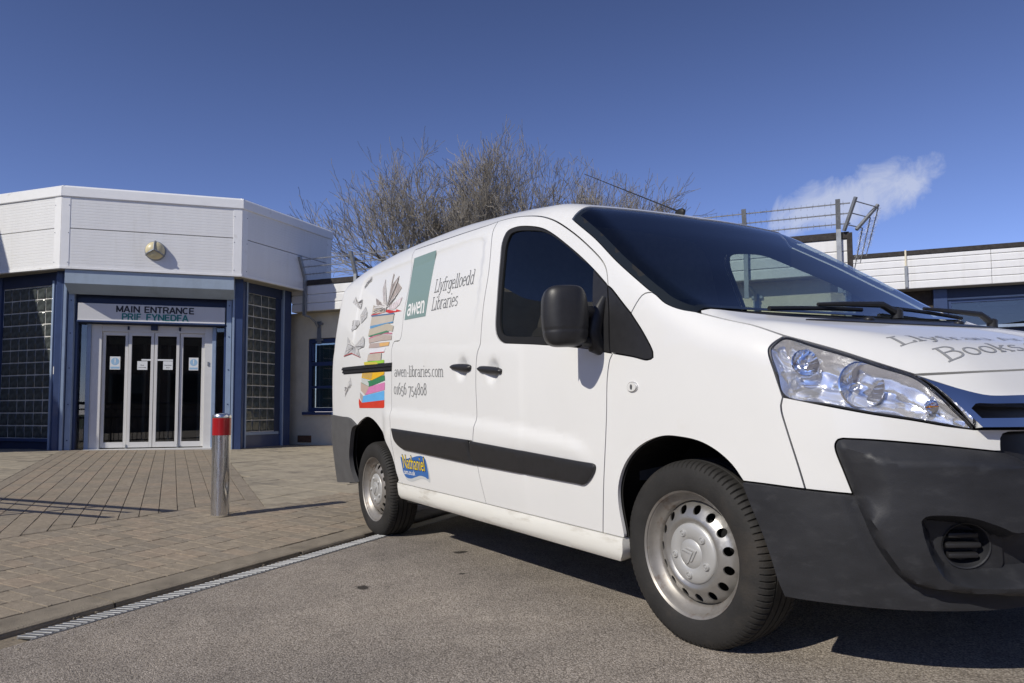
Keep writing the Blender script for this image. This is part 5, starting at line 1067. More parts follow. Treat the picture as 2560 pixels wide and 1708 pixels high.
# side mouldings, rail, handles
for k,d in(('rub1',sdoor),('rub2',fdoor)):
    c_=CV[k]
    po=np.array(join(lin(c_[0],c_[1]),lin(c_[1],c_[2]),catmull(c_[2:5],.02,False,(1,RB)),lin(c_[4],c_[5]),catmull(c_[5:]+[c_[0]],.012,False,(1,RB)))) if k=='rub1' else np.array(join(lin(c_[0],c_[1]),catmull(c_[1:8],.01,False,(1,RB)),lin(c_[7],c_[8]),catmull(c_[8:]+[c_[0]],.012,False,(1,RB))))
    r_=po*(1,RB)
    def drub(P,Q,r_=r_): return .006*sst(pdist(Q,r_)/.012)**.5
    tmp=panel('rub_strip',po,M['plastic'],van,off=.010,gap=0,depth=.03,disp=lambda P,Q,f=drub:f(P,Q)+dflank(P,Q),inner=False,feats=[(offset_poly(r_,.008)/(1,RB),True)])
    for s,ob in zip(d,tmp): ob.parent=s
tmp=panel('door_rail',np.array(join(*[lin(CV['slotrail'][i],CV['slotrail'][(i+1)%4]) for i in range(4)])),M['plastic'],van,off=.006,gap=0,depth=.02,inner=False)
sl_=np.array(CV['slotrail']);mid0=(sl_[0]+sl_[3])/2;mid1=(sl_[1]+sl_[2])/2
for off_,hw in((.016,.18),):
    for fr in(.30,.72):
        a0=sl_[0]*(1-fr)+sl_[3]*fr;a1=sl_[1]*(1-fr)+sl_[2]*fr;w_=np.array((0,.006))
        tmp2=panel('rail_lip',np.array(join(lin(a0+w_,a1+w_),lin(a1-w_,a0-w_))),M['plastic'],van,off=.014,gap=0,depth=.014,inner=False)
        for a_,b_ in zip(tmp,tmp2): b_.parent=a_
for k,d in(('handle1',sdoor),('handle2',fdoor)):
    po=np.array(catmull(CV[k],.008,True,(1,RB)));r_=po*(1,RB)
    def dh(P,Q,r_=r_): return .014*sst(pdist(Q,r_)/.012)**.5
    for s,ob in zip(d,panel('door_handle',po,M['plastic'],van,off=.012,gap=0,depth=.018,disp=dh,step=.008,inner=False)): ob.parent=s
ic=Phi(*[np.array([v]) for v in CV['indic'][0]])[0]
def ellflank(cx,cz,rx,rz,n=24): return ringxz(cx,cz,rx,rz,n)
for rr_,mm_,of_ in((1.0,'dchrome',.003),(.82,'dial',.008)):
    panel('side_repeater',ellflank(ic[0],ic[2],.031*rr_,.020*rr_),M[mm_],van,off=of_,gap=0,depth=.01,step=.012,inner=False)
panel('side_repeater_bulb',ellflank(ic[0],ic[2],.006,.010,10),M['interior'],van,off=.0095,gap=0,depth=.003,step=.01,inner=False)
# rear end
rb=join(catmull([(-3.922,.10),CV['rbtop'][0],CV['rbtop'][1],CV['rbtop'][2]],.02,False,(1,RB)),catmull(CV['rbarch'],.02,False,(1,RB)),lin(CV['rbarch'][-1],(-3.922,-.46)),lin((-3.922,-.46),(-3.922,.10)))
panel('rear_bumper',rb,M['rbumper'],van,off=.018,gap=0,depth=.03)
tl=Phi(np.array([t[0] for t in tail]),np.array([min(t[1],PI/2) for t in tail]))
rp=[tuple(p) for p in tl]+[(tl[-1][0],tl[-1][1],.30)];
for s in(1,-1):
    V=[(p[0],p[1]*s,p[2]) for p in rp]+[(rp[-1][0],0,.30)]
    mesh('rear_door',V,[tuple(range(len(V)))],M['paint'],van)
    MB().box((-3.83,-.70*s,1.05),(.02,.05,.18),bev=.012).build('tail_lamp',mat('tail_lamp_red',(.35,.01,.01),.15),van,True)
MB().box((-3.86,0,.52),(.05,.78,.16),bev=.03).build('bumper_beam',M['rbumper'],van,True)
MB().box((-1.75,0,.30),(1.85,.78,.055)).box((.25,0,.33),(.35,.50,.08)).build('underbody',M['underbody'],van)
for cx,cz,r in((0,.34,.41),(-2.95,.36,.475)):
    for s in(1,-1):
        mb=MB();n=28;V=[];F=[]
        for i in range(n+1):
            a=RAD(-4+188*i/n)
            for y in((-.83 if cx>-1 and math.cos(a)>.45 else -.912),-.60): V.append((cx+r*math.cos(a),y*s,cz+r*math.sin(a)*.985))
        F=[(2*i,2*i+1,2*i+3,2*i+2) for i in range(n)];V.append((cx,-.60*s,cz-.1));F+=[(2*i+1,2*n+2,2*i+3) for i in range(n)]
        mb.add(V,F).build('wheel_arch_liner',M['underbody'],van)
# ------------------------------------------------------------------ van: wheels
def wheel(name,loc,side,steer,rusty,seed):
    w=empty(name,loc);w.parent=van;w.rotation_euler=(0,0,steer);s=-1 if side>0 else 1   # outer face toward -y for the right side
    Mx=Matrix(((1,0,0,0),(0,0,-1,0),(0,1,0,0),(0,0,0,1)))  # local z -> -y (outward on the right side)
    if side<0: Mx=Matrix.Rotation(PI,4,'Z')@Mx
    rnd_=random.Random(seed);R0=Matrix.Rotation(rnd_.random()*6,4,'Z')
    # tyre: outline revolved, with shoulder blocks cut in
    prof=[(.214,.094),(.222,.100),(.236,.106),(.262,.109),(.285,.107),(.302,.101),(.314,.092),(.321,.080),(.325,.066),(.3255,.052),(.318,.0505),(.318,.0465),(.326,.045),(.3265,.018),(.319,.0165),(.319,.0125),(.3268,.011)]
    prof=prof+[(r,-h) for r,h in reversed(prof)]
    n=540;V=[];F=[];m=len(prof)
    for i,(r,h) in enumerate(prof):
        sh=abs(h)>.052 and r>.300
        for k in range(n):
            rr=r;hh=h
            if sh and (k%6)==0: rr-=.008 if r>.31 else .003
            a=2*PI*k/n;V.append(Mx@Vector((rr*math.cos(a),rr*math.sin(a),hh)))
    for i in range(m-1):
        for k in range(n): F.append((i*n+k,i*n+(k+1)%n,(i+1)*n+(k+1)%n,(i+1)*n+k))
    V=[Vector((v.x,v.y,max(v.z,-.3135))) for v in V]
    mesh('tyre',V,F,M['tyre'],w,True,RAD(40))
    o=.020;oc=.032
    rim=[(.214,.094),(.2205,.100),(.2215,.096),(.218,.092),(.212,.090),(.206,.080),(.2,.066),(.188,.058),(.182,.050),(.180,.02),(.179,-.09)]
    MB().lathe(rim,72,Mx).build('rim',M['rimdirty'],w,True)
    # dished disc with round vents
    def dz(r): return float(np.interp(r,[.05,.10,.108,.114,.124,.136,.150,.164,.175,.181],[.052,.053,.056,.064,.066,.060,.052,.043,.030,.010]))
    nh=15;outer=[(.1815*math.cos(2*PI*i/90),.1815*math.sin(2*PI*i/90)) for i in range(90)];innr=[(.098*math.cos(2*PI*i/60),.098*math.sin(2*PI*i/60)) for i in range(60)]
    hs=[np.array(innr)]+[np.array([(.1535*math.cos(2*PI*k/nh)+.0160*math.cos(2*PI*i/14),.1535*math.sin(2*PI*k/nh)+.0160*math.sin(2*PI*i/14)) for i in range(14)]) for k in range(nh)]
    V2,F2=fill(np.array(outer),hs,[(np.array([(r*math.cos(2*PI*i/72),r*math.sin(2*PI*i/72)) for i in range(72)]),True) for r in(.110,.118,.126)],.014)
    V=[Mx@(R0@Vector((a,b,dz(math.hypot(a,b))+o))) for a,b in V2]
    F2=[f if (Vector(V2[f[1]]-V2[f[0]]).to_3d().cross(Vector(V2[f[2]]-V2[f[0]]).to_3d())).z>0 else f[::-1] for f in F2]
    b0=len(V);
    for h_ in hs[1:]:
        q=len(V);k=len(h_)
        V+=[Mx@(R0@Vector((a,b,dz(math.hypot(a,b))+o))) for a,b in h_]+[Mx@(R0@Vector((a,b,dz(math.hypot(a,b))+o-.006))) for a,b in h_];F2+=[(q+i,q+(i+1)%k,q+k+(i+1)%k,q+k+i) for i in range(k)]
    d=mesh('wheel_disc',V,F2,M['steel'] if not rusty else M['rimdirty'],w,True,RAD(50))
    MB().lathe([(.176,-.02),(.001,-.02)],40,Mx).build('brake_drum',M['underbody'],w)
    cap=MB().lathe([(.106,.038),(.105,.047),(.100,.051),(.085,.054),(.052,.056),(.051,.0545),(.0495,.0565),(.02,.058),(.001,.058)],60,Mx@Matrix.Translation((0,0,oc))).build('hub_cap',M['cap'],w,True,RAD(60))
    for k in range(5):
        a=2*PI*k/5+.6;c=Matrix.Translation(Vector((.076*math.cos(a),.076*math.sin(a),oc)))
        MB().lathe([(.014,.053),(.0135,.058),(.011,.061),(.0085,.061),(.007,.058),(.0045,.062),(.0005,.0625)],20,Mx@R0@c).build('bolt_cover',M['cap'],cap,True)
    for k in(-1,1):
        ch=MB();pts=[(-.026,-.030),(.0,.004),(.026,-.030),(.026,-.018),(.0,.019),(-.026,-.018)]
        Mr=Mx@Matrix.Rotation(-1.15 if side>0 else 1.9,4,'Z')
        ch.prism([(a,b+k*.010+.006) for a,b in pts],lambda u,v,d_:Mr@Vector((u,v,d_+oc)),.057,.0625).build('chevron',M['cap'],cap,bevel=.002)
    return w
wheel('front_wheel',(0,-.787,.315),1,RAD(1.4),False,3);wheel('front_wheel',(0,.787,.315),-1,RAD(1.4),False,5)
wheel('rear_wheel',(-3,-.787,.315),1,0,True,8);wheel('rear_wheel',(-3,.787,.315),-1,0,True,9)
# ------------------------------------------------------------------ van: door mirrors
def superell(c,h,e=3.2,nu=48,nv=32,R=None,fn=None):
    V=[];F=[]
    def sp(v,p): return math.copysign(abs(v)**p,v)
    for j in range(nv+1):
        b=-PI/2+PI*j/nv
        for i in range(nu):
            a=2*PI*i/nu;p=2/e
            q=Vector((h[0]*sp(math.cos(b),p)*sp(math.cos(a),p),h[1]*sp(math.cos(b),p)*sp(math.sin(a),p),h[2]*sp(math.sin(b),p)))
            if fn: q=fn(q)
            V.append(Vector(c)+(R@q if R else q))
    for j in range(nv):
        for i in range(nu): F.append((j*nu+i,j*nu+(i+1)%nu,(j+1)*nu+(i+1)%nu,(j+1)*nu+i))
    return V,F
for s in(1,-1):
    def fm(q):
        t=q.z/.12
        x=q.x;y=q.y*(1-.05*abs(t));
        if x>0: x*=(1-.55*(abs(q.y)/.098)**2.5)
        g_=math.exp(-((q.z+.055)/.006)**2);k=1-.022*g_
        return Vector((x*k,y*k,q.z))
    Rm=Matrix.Rotation(RAD(-22)*1,3,'Z')
    c=(-.385,-1.09,1.193)
    V,F=superell((0,0,0),(.062,.090,.118),4.2,96,96,None,fm)
    V=[Rm@v+Vector(c) for v in V]
    if s<0: V=[Vector((v.x,-v.y,v.z)) for v in V];F=[f[::-1] for f in F]
    mo=mesh('door_mirror',V,F,M['plastic'],van,True)
    for z0,z1,r in((1.215,1.195,.032),(1.095,1.10,.026)):
        pts=[(-.375,-1.04,z0),(-.385,-.98,z0-.004),(-.39,-.915,z1)]
        MB().tube([(x,y*s,z) for x,y,z in pts],[r,r*.85,r*1.25],12).build('mirror_arm',M['plastic'],mo,True)
    sp_=[(-.375,-.905,1.06),(-.38,-.95,1.08),(-.378,-.965,1.13),(-.375,-.945,1.20),(-.365,-.91,1.27)]
    MB().tube([(x,y*s,z) for x,y,z in sp_],[.028,.036,.036,.030,.016],12).build('mirror_foot',M['plastic'],mo,True)
    gq=[Rm@Vector((-.0632,y,z))+Vector(c) for y,z in((-.07,-.095),(.07,-.095),(.07,.095),(-.07,.095))]
    mesh('mirror_glass',[(v.x,v.y*s,v.z) for v in gq],[(0,1,2,3)],M['chrome'],mo)
# ------------------------------------------------------------------ van: headlamps
hlp=np.array(catmull(CV['hl'],.012,True,(1,RB)))
hl_l=panel('headlamp',hlp,M['lens'],van,off=.002,gap=.004,depth=.01,step=.02,inner=False)
hl_r=panel('headlamp_rim',hlp,M['plastic'],van,off=-.004,gap=.001,depth=.05,step=.02,holes=[offset_poly(hlp*(1,RB),.006)/(1,RB)],inner=False)
hpoly=hlp*(1,RB)
def dback(P,Q): return -.060*sst(pdist(Q,hpoly)/.055)-.004*np.sin(Q[:,0]*60+2*np.sin(Q[:,1]*30))*sst(pdist(Q,hpoly)/.03)
hl_b=panel('lamp_housing',hlp,M['dchrome'],van,off=-.008,gap=.006,disp=dback,step=.011,flange=False,inner=False)
for i in(0,1):
    hl_r[i].parent=hl_l[i];hl_b[i].parent=hl_l[i]
def bowl(tile_ab,r,depth,off,hl_i,s,name='reflector',ribs=26,bulb=None):
    P=Phi(np.array([tile_ab[0]]),np.array([tile_ab[1]]))[0];N=hnormal(P[None])[0];N=N+np.array((.85,0,0));N/=np.linalg.norm(N)
    n=Vector((N[0],N[1]*s,N[2]));c=Vector((P[0],P[1]*s,P[2]))-Vector(hnormal(P[None])[0]*(1,s,1))*off
    t1=Vector((0,0,1)).cross(n).normalized();t2=n.cross(t1);Mx=Matrix(((t1.x,t2.x,n.x,c.x),(t1.y,t2.y,n.y,c.y),(t1.z,t2.z,n.z,c.z),(0,0,0,1)))
    V=[];F=[];prof=[(1.06,.004),(1.0,.006),(.97,0),(.85,-.35),(.66,-.68),(.42,-.9),(.2,-1)];nn=ribs*4
    for i,(rr,hh) in enumerate(prof):
        for k in range(nn):
            w=.016*r*math.cos(2*PI*k*ribs/nn) if 1<i<len(prof)-1 else 0
            V.append(Mx@Vector(((r*rr+w)*math.cos(2*PI*k/nn),(r*rr+w)*math.sin(2*PI*k/nn),(hh*depth if i>1 else hh)+w)))
    for i in range(len(prof)-1):
        for k in range(nn): F.append((i*nn+k,i*nn+(k+1)%nn,(i+1)*nn+(k+1)%nn,(i+1)*nn+k))
    b=mesh(name,V,F,M['chrome'],hl_l[hl_i],True,RAD(60))
    MB().lathe([(r*.13,-depth*.98),(r*.13,-depth*.3),(r*.06,-depth*.15),(.0005,-depth*.12)],14,Mx).build('bulb',bulb or M['dchrome'],b,True)
hlA_=np.array(CV['hl']);
def hmix(u,v):   # rough position inside the lamp outline, u along, v across
    top=np.array(CV['hltop']);i=u*(len(top)-1);k=min(int(i),len(top)-2);tpt=top[k]+(top[k+1]-top[k])*(i-k)
    bot=np.array(CV['hlbot'])[:5];i=u*(len(bot)-1);k=min(int(i),len(bot)-2);bpt=bot[k]+(bot[k+1]-bot[k])*(i-k);return tpt*(1-v)+bpt*v
for i,s in((0,1),(1,-1)):
    bowl(hmix(.52,.52),.066,.055,.022,i,s);bowl(hmix(.15,.36),.040,.038,.02,i,s,ribs=20);bowl(hmix(1.0,.62),.020,.02,.018,i,s,ribs=12,bulb=M['amber'])
# ------------------------------------------------------------------ van: cab interior
bs=[];
for b_ in np.linspace(-.42,PI/2,30):
    P=Phi(np.array([-1.46]),np.array([b_]))[0];bs.append((P[0],P[1]*.95,.75+(P[2]-.75)*.955))
bv=bs+[(x,-y,z) for x,y,z in reversed(bs[:-1])];mesh('bulkhead',bv,[tuple(range(len(bv)))],M['interior'],van)
dash=MB();V=[];F=[];ys=np.linspace(-.80,.80,17);pr=[(.24,.90),(.23,1.04),(.12,1.085),(-.02,1.10),(-.14,1.095),(-.22,1.06),(-.28,.95),(-.30,.55)]
for y in ys:
    for x,z in pr: V.append((x-.05*y*y-(.12*y*y if x>.1 else 0),y,z+.012*math.cos(y*5)))
k=len(pr);F=[(i*k+j,i*k+j+1,(i+1)*k+j+1,(i+1)*k+j) for i in range(len(ys)-1) for j in range(k-1)]
dash.add(V,F).build('dashboard',M['interior'],van,True,RAD(60))
Vh,Fh_=superell((-.10,-.40,1.10),(.14,.20,.055),2.6,24,12);mesh('instrument_hood',Vh,Fh_,M['interior'],van,True)
for y in(-.42,.42):
    st_=empty('cab_seat',(-.85,y,.55));st_.parent=van
    V,F=superell((0,0,0),(.26,.25,.09),3.5,28,14);mesh('seat_cushion',V,F,M['seat'],st_,True)
    V,F=superell((-.27,0,.36),(.075,.24,.34),3.4,28,18,Matrix.Rotation(RAD(-10),3,'Y'));mesh('seat_back',V,F,M['seat'],st_,True)
    V,F=superell((-.36,0,.80),(.045,.13,.09),3,24,14,Matrix.Rotation(RAD(-8),3,'Y'));mesh('head_restraint',V,F,M['seat'],st_,True)
sw_=MB();Rw=Matrix.Translation((-.42,-.40,1.03))@Matrix.Rotation(RAD(62),4,'Y')
sw_.tube([Rw@Vector((.19*math.cos(2*PI*i/40),.19*math.sin(2*PI*i/40),0)) for i in range(41)],.015,8,cap=False)
for a in(0,2.3,-2.3): sw_.tube([Rw@Vector((0,0,-.02)),Rw@Vector((.19*math.cos(a),.19*math.sin(a),0))],.013,8)
sw_.tube([Rw@Vector((0,0,-.2)),Rw@Vector((0,0,.0))],.045,12).build('steering_wheel',M['interior'],van,True)
# ------------------------------------------------------------------ van: wipers, aerial
def topz(x,y,o=0): p=map_top(np.array([[x,y]]))[0];return Vector((p[0],p[1],p[2]+o))
for ya,yb,x0 in((-.10,-.62,.235),(.70,.12,.20)):
    wp=empty('wiper',topz(x0-.02,(ya+yb)/2,.02));wp.parent=van;base=wp.location
    pts=[topz(x0-.03-.015*i/8,ya+(yb-ya)*i/8,.016)-base for i in range(9)];MB().tube(pts,.009,6).build('wiper_blade',M['rubber'],wp)
    arm=[topz(x0+.04,ya+.12,.025)-base,topz(x0+.03,ya+.04,.055)-base,topz(x0-.0,ya+(yb-ya)*.25,.045)-base,topz(x0-.035,ya+(yb-ya)*.5,.032)-base];MB().tube(arm,[.016,.013,.010,.007],8).build('wiper_arm',M['plastic'],wp,True)
    MB().lathe([(.022,-.02),(.022,.012),(.012,.02),(.001,.021)],16,Matrix.Translation(arm[0])).build('wiper_pivot',M['plastic'],wp,True)
jet=MB();p=topz(.30,.0,.004)
for y in(-.30,.30): V,F=superell(topz(.36,y,.004),(.018,.022,.012),2.2,14,8);mesh('washer_jet',V,F,M['plastic'],van,True)
ab=topz(-.83,.02,0);an=empty('roof_aerial',ab);an.parent=van
V,F=superell((-.02,0,.015),(.035,.014,.022),2.4,18,10);mesh('aerial_foot',V,F,M['rubber'],an,True)
tip=Vector((-1.64,.02,2.263))-ab
MB().tube([(-.03,0,.025),Vector((-.03,0,.025)).lerp(tip,.12),tip],[.006,.004,.0022],6).build('aerial_whip',M['rubber'],an)
# ------------------------------------------------------------------ lettering: a light slab-serif stroke alphabet and built-in type
def arc(cx,cy,rx,ry,a0,a1,n=14): return [(cx+rx*math.cos(RAD(a0+(a1-a0)*i/n)),cy+ry*math.sin(RAD(a0+(a1-a0)*i/n))) for i in range(n+1)]
def el(cx,cy,rx,ry): return arc(cx,cy,rx,ry,0,360,22)
GL={' ':(.28,[]),'-':(.34,[[(.05,.34),(.29,.34)]]),'.':(.18,[[(.05,.04),(.13,.04)],[(.05,.07),(.13,.07)]]),
'a':(.50,[arc(.23,.48,.17,.19,155,0)+[(.40,0)],[(.40,.0),(.48,.0)],el(.22,.19,.17,.19)]),
'b':(.50,[[(.0,1.04),(.09,1.04)],[(.09,1.04),(.09,0)],el(.27,.34,.18,.34)]),
'c':(.44,[arc(.24,.34,.19,.34,50,310)]),
'd':(.52,[[(.31,1.04),(.41,1.04)],[(.41,1.04),(.41,0)],[(.41,0),(.50,0)],el(.23,.34,.18,.34)]),
'e':(.47,[[(.05,.37),(.42,.37)],arc(.235,.34,.19,.34,5,318)]),
'f':(.34,[arc(.29,.88,.14,.16,40,180)+[(.15,0)],[(.01,.68),(.31,.68)],[(.03,0),(.28,0)]]),
'g':(.50,[el(.23,.36,.18,.32),[(.41,.68),(.41,-.12)]+arc(.23,-.12,.18,.17,0,-165),[(.41,.68),(.49,.68)]]),
'h':(.54,[[(.0,1.04),(.09,1.04)],[(.09,1.04),(.09,0)],[(0,0),(.18,0)],[(.09,.44)]+arc(.25,.44,.16,.24,180,0)+[(.41,0)],[(.33,0),(.50,0)]]),
'i':(.25,[[(.01,.68),(.12,.68)],[(.12,.68),(.12,0)],[(.0,0),(.24,0)],[(.08,.95),(.16,.95)],[(.08,.99),(.16,.99)]]),
'k':(.50,[[(.0,1.04),(.09,1.04)],[(.09,1.04),(.09,0)],[(0,0),(.18,0)],[(.40,.68),(.10,.30)],[(.20,.42),(.42,0)],[(.30,.68),(.48,.68)],[(.34,0),(.50,0)]]),
'l':(.25,[[(.01,1.04),(.12,1.04)],[(.12,1.04),(.12,0)],[(.0,0),(.24,0)]]),
'm':(.80,[[(0,.68),(.09,.68)],[(.09,.68),(.09,0)],[(0,0),(.18,0)],[(.09,.46)]+arc(.235,.46,.145,.22,180,0)+[(.38,0)],[(.31,0),(.45,0)],arc(.525,.46,.145,.22,180,0)+[(.67,0)],[(.59,0),(.76,0)]]),
'n':(.54,[[(0,.68),(.09,.68)],[(.09,.68),(.09,0)],[(0,0),(.18,0)],[(.09,.44)]+arc(.25,.44,.16,.24,180,0)+[(.41,0)],[(.33,0),(.50,0)]]),
'o':(.48,[el(.235,.34,.19,.34)]),
'r':(.40,[[(0,.68),(.10,.68)],[(.10,.68),(.10,0)],[(0,0),(.22,0)],arc(.27,.48,.17,.20,175,55)]),
's':(.42,[arc(.21,.51,.15,.17,35,230)+arc(.21,.17,.16,.17,65,-145)]),
't':(.34,[[(.14,.92),(.14,.16)]+arc(.26,.16,.12,.16,180,290),[(.0,.68),(.30,.68)]]),
'u':(.54,[[(0,.68),(.09,.68)],[(.09,.68),(.09,.24)]+arc(.25,.24,.16,.24,180,360)+[(.41,.68)],[(.32,.68),(.41,.68)],[(.41,.24),(.41,0)],[(.41,0),(.50,0)]]),
'w':(.72,[[(.05,.68),(.19,0),(.35,.62),(.51,0),(.65,.68)],[(0,.68),(.14,.68)],[(.57,.68),(.71,.68)]]),
'y':(.50,[[(.05,.68),(.25,0)],[(.44,.68),(.22,-.12),(.13,-.26),(.03,-.26)],[(0,.68),(.15,.68)],[(.34,.68),(.50,.68)]]),
'A':(.68,[[(.06,0),(.33,1),(.60,0)],[(.15,.34),(.51,.34)],[(0,0),(.16,0)],[(.50,0),(.67,0)]]),
'B':(.60,[[(.10,0),(.10,1)],[(0,0),(.30,0)]+arc(.30,.27,.22,.27,-90,90)+[(.10,.54)],[(0,1),(.28,1)]+arc(.28,.77,.19,.23,90,-90)]),
'L':(.52,[[(.12,1),(.12,0)],[(.0,1),(.26,1)],[(.0,0),(.46,0),(.46,.18)]]),
'O':(.70,[el(.34,.5,.30,.5)]),
'W':(.92,[[(.06,1),(.24,0),(.45,.95),(.66,0),(.85,1)],[(0,1),(.16,1)],[(.75,1),(.91,1)]]),
'0':(.48,[el(.23,.34,.18,.34)]),'1':(.30,[[(.05,.58),(.15,.68),(.15,0)],[(.03,0),(.27,0)]]),
'6':(.48,[el(.23,.30,.18,.30),arc(.41,.36,.36,.68,100,190)]),'5':(.46,[[(.38,.68),(.12,.68),(.10,.30)]+arc(.21,.08,.19,.24,110,-150)]),
'7':(.46,[[(.05,.58),(.05,.68),(.42,.68),(.18,-.26)]]),'4':(.50,[[(.33,-.28),(.33,.70),(.04,.06),(.46,.06)]]),'8':(.48,[el(.23,.77,.15,.22),el(.23,.28,.18,.27)])}
def subdiv(p,q,mx):
    return
def stroke_word(txt,w=.075,track=.02):
    strips=[];x=0
    for ch in txt:
        adv,st=GL[ch]
        for s in st:
            P=[(a+x,b) for a,b in s];Q=[P[0]]
            for a,b in zip(P,P[1:]):
                n=max(1,int(math.hypot(b[0]-a[0],b[1]-a[1])/.25))
                Q+=[(a[0]+(b[0]-a[0])*i/n,a[1]+(b[1]-a[1])*i/n) for i in range(1,n+1)]
            strips.append(ribbon(Q,w))
        x+=adv+track
    return strips,x-track
def lift(mp,Q,h):
    P=mp(Q);N=hnormal(P);return P+N*np.reshape(h,(-1,1)),N
def word_on(name,txt,m,parent,mp,p0,p1,p2,w=.075,h=.0015,side=True,flankdisp=True):
    """strokes laid on the body surface; p0,p1 baseline ends, p2 top of the first capital, in that surface's own 2d coordinates"""
    st,W_=stroke_word(txt,w);p0,p1,p2=map(np.array,(p0,p1,p2));U=(p1-p0)/W_;Vv=(p2-p0)
    V=[];F=[];hh=[]
    for i,(L,R) in enumerate(st):
        b=len(V);n=len(L)
        for l,r in zip(L,R): V+=[p0+U*l[0]+Vv*l[1],p0+U*r[0]+Vv*r[1]];hh+=[h+.00006*(i%9)]*2
        F+=[(b+2*k,b+2*k+1,b+2*k+3,b+2*k+2) for k in range(n-1)]
    Q=np.array(V);P,N=lift(mp,Q,np.array(hh))
    if mp is map_flank and flankdisp:
        a,b=inv(P);d=dflank(P,np.stack([a,b*RB],1));P=P+N*d[:,None]
    return mesh(name,P,F_orient(P,F,N),m,parent)
def F_orient(P,F,N):
    o=[]
    for f in F:
        n=np.cross(P[f[1]]-P[f[0]],P[f[2]]-P[f[0]]);o.append(f if n@N[f[0]]>=0 else f[::-1])
    return o
def xz(k):
    a=np.array(CV[k]);P=Phi(a[:,0],a[:,1]);return P[:,[0,2]]
def shift(q,x0=None): return q
sR=sdoor[0]
q=xz('t_llyf');word_on('lettering','Llyfrgelloedd',M['ink'],sR,map_flank,q[0],q[1],(q[0][0]+.004,q[0][1]+.075),.066)
q=xz('t_lib');word_on('lettering','Libraries',M['ink'],sR,map_flank,q[0],q[1],(q[0][0]+.004,q[0][1]+.075),.066)
q=xz('t_web');word_on('lettering','awen-libraries.com',M['ink'],sR,map_flank,q[0],q[1],(q[0][0],q[0][1]+.062),.066)
q=xz('t_tel');word_on('lettering','01656 754808',M['ink'],sR,map_flank,q[0],q[1],(q[0][0],q[0][1]+.068),.07)
def decal(name,AB,m,parent,h,step=.05):
    po=np.array(AB)*(1,RB);V2,F=fill(po,(),(),step);P=map_side(V2);N=hnormal(P);d=dflank(P,V2);P=P+N*(h+d)[:,None];return mesh(name,P,orient(P,F,N),m,parent)
def quadAB(k): 
    a=CV[k];return join(*[lin(a[i],a[(i+1)%len(a)]) for i in range(len(a))])
gp=decal('teal_panel',quadAB('green'),M['vinylgreen'],sR,.0012,.03)
q=xz('t_awen');word_on('lettering','awen',M['vinylwhite'],sR,map_flank,q[0],q[1],(q[0][0]-.004,q[0][1]+.098),.13,h=.002)
# dealer flag
fl=np.array(catmull(CV['flag'],.01,False,(1,RB)))
vb=mat('flag_blue_vinyl',(.035,.14,.42),.4,coat=.2);vy=mat('flag_yellow_vinyl',(.85,.62,.03),.4);vk=mat('flag_black_vinyl',(.01,.01,.012),.5)
fl2=fl+np.array((.012,-.018));decal('sticker_shadow',fl2,mat('pale_grey_vinyl',(.55,.57,.58),.5),sR,.001,.03)
decal('sticker_flag',fl,vb,sR,.0016,.03)
def type_on(name,txt,m,parent,mp,p0,p1,hgt,h,offset=0,shear=0):
    V,F=type_mesh(txt,offset);p0,p1=np.array(p0),np.array(p1);W_=V[:,0].max();H_=V[:,1].max();U=(p1-p0)/W_
    Q=p0+V[:,:1]*U+np.stack([shear*V[:,1],V[:,1]*hgt/H_],1);P,N=lift(mp,Q,np.full(len(Q),h))
    if mp is map_flank: a,b=inv(P);P=P+N*dflank(P,np.stack([a,b*RB],1))[:,None]
    return mesh(name,P,F_orient(P,F,N),m,parent)
q=xz('t_nat');type_on('lettering_outline','Nathaniel',vk,sR,map_flank,q[0]-(.004,-.006),q[1]+(.006,.006),.090,.0022,.020)
type_on('lettering','Nathaniel',vy,sR,map_flank,q[0]+(0,.010),q[1]+(0,.010),.080,.0028,.0)
q=xz('t_cars');type_on('lettering','cars.co.uk',M['vinylwhite'],sR,map_flank,q[0],q[1],.030,.0024,.012)
# printed books
bc_={'red':(.62,.045,.02),'sky':(.13,.42,.78),'pink':(.66,.22,.44),'green':(.045,.22,.10),'yellow':(.80,.46,.02),'lime':(.32,.60,.06),'limey':(.62,.52,.08),'orange2':(.70,.42,.16),'redln':(.55,.03,.04),'redcov':(.58,.04,.04),'greenln':(.07,.22,.12),'blueln':(.12,.30,.52),'bluetop':(.10,.17,.30),'pinkln':(.55,.20,.28),'white1':(.72,.72,.76),'creamln':(.28,.42,.45),'fly4red':(.40,.06,.06),
'skypg':(.42,.38,.36),'pinkpg':(.52,.40,.34),'greenpg':(.55,.58,.56),'yellowpg':(.55,.36,.10),'cream1':(.52,.45,.38),'beige2':(.46,.38,.34),'beige3':(.48,.43,.34),'beige4':(.52,.47,.40),'orange':(.44,.36,.33),'pgs1':(.50,.45,.38),'pgs2':(.30,.26,.24),'pgs3':(.46,.43,.42),'pgs4':(.38,.33,.30),'pgs5':(.62,.55,.56)}
bmats={}
for i,(n,ab) in enumerate(CV['books']):
    col=bc_.get(n,(.48,.48,.48));pages=n.startswith(('pgs','fly')) and n!='fly4red'
    key=(col,pages)
    if key not in bmats: bmats[key]=mat('print_'+n,col,.5,var=.5 if pages else .06,vscale=60 if pages else 8,stretch=(2.2,1,.35) if pages else None,coat=.15)
    po=join(*[lin(ab[j],ab[(j+1)%len(ab)]) for j in range(len(ab))])
    try: decal('printed_book',po,bmats[key],van,.0012+.00035*(i%12)+(.0004 if i>11 else 0),.06)
    except Exception as e: print('book',n,e)
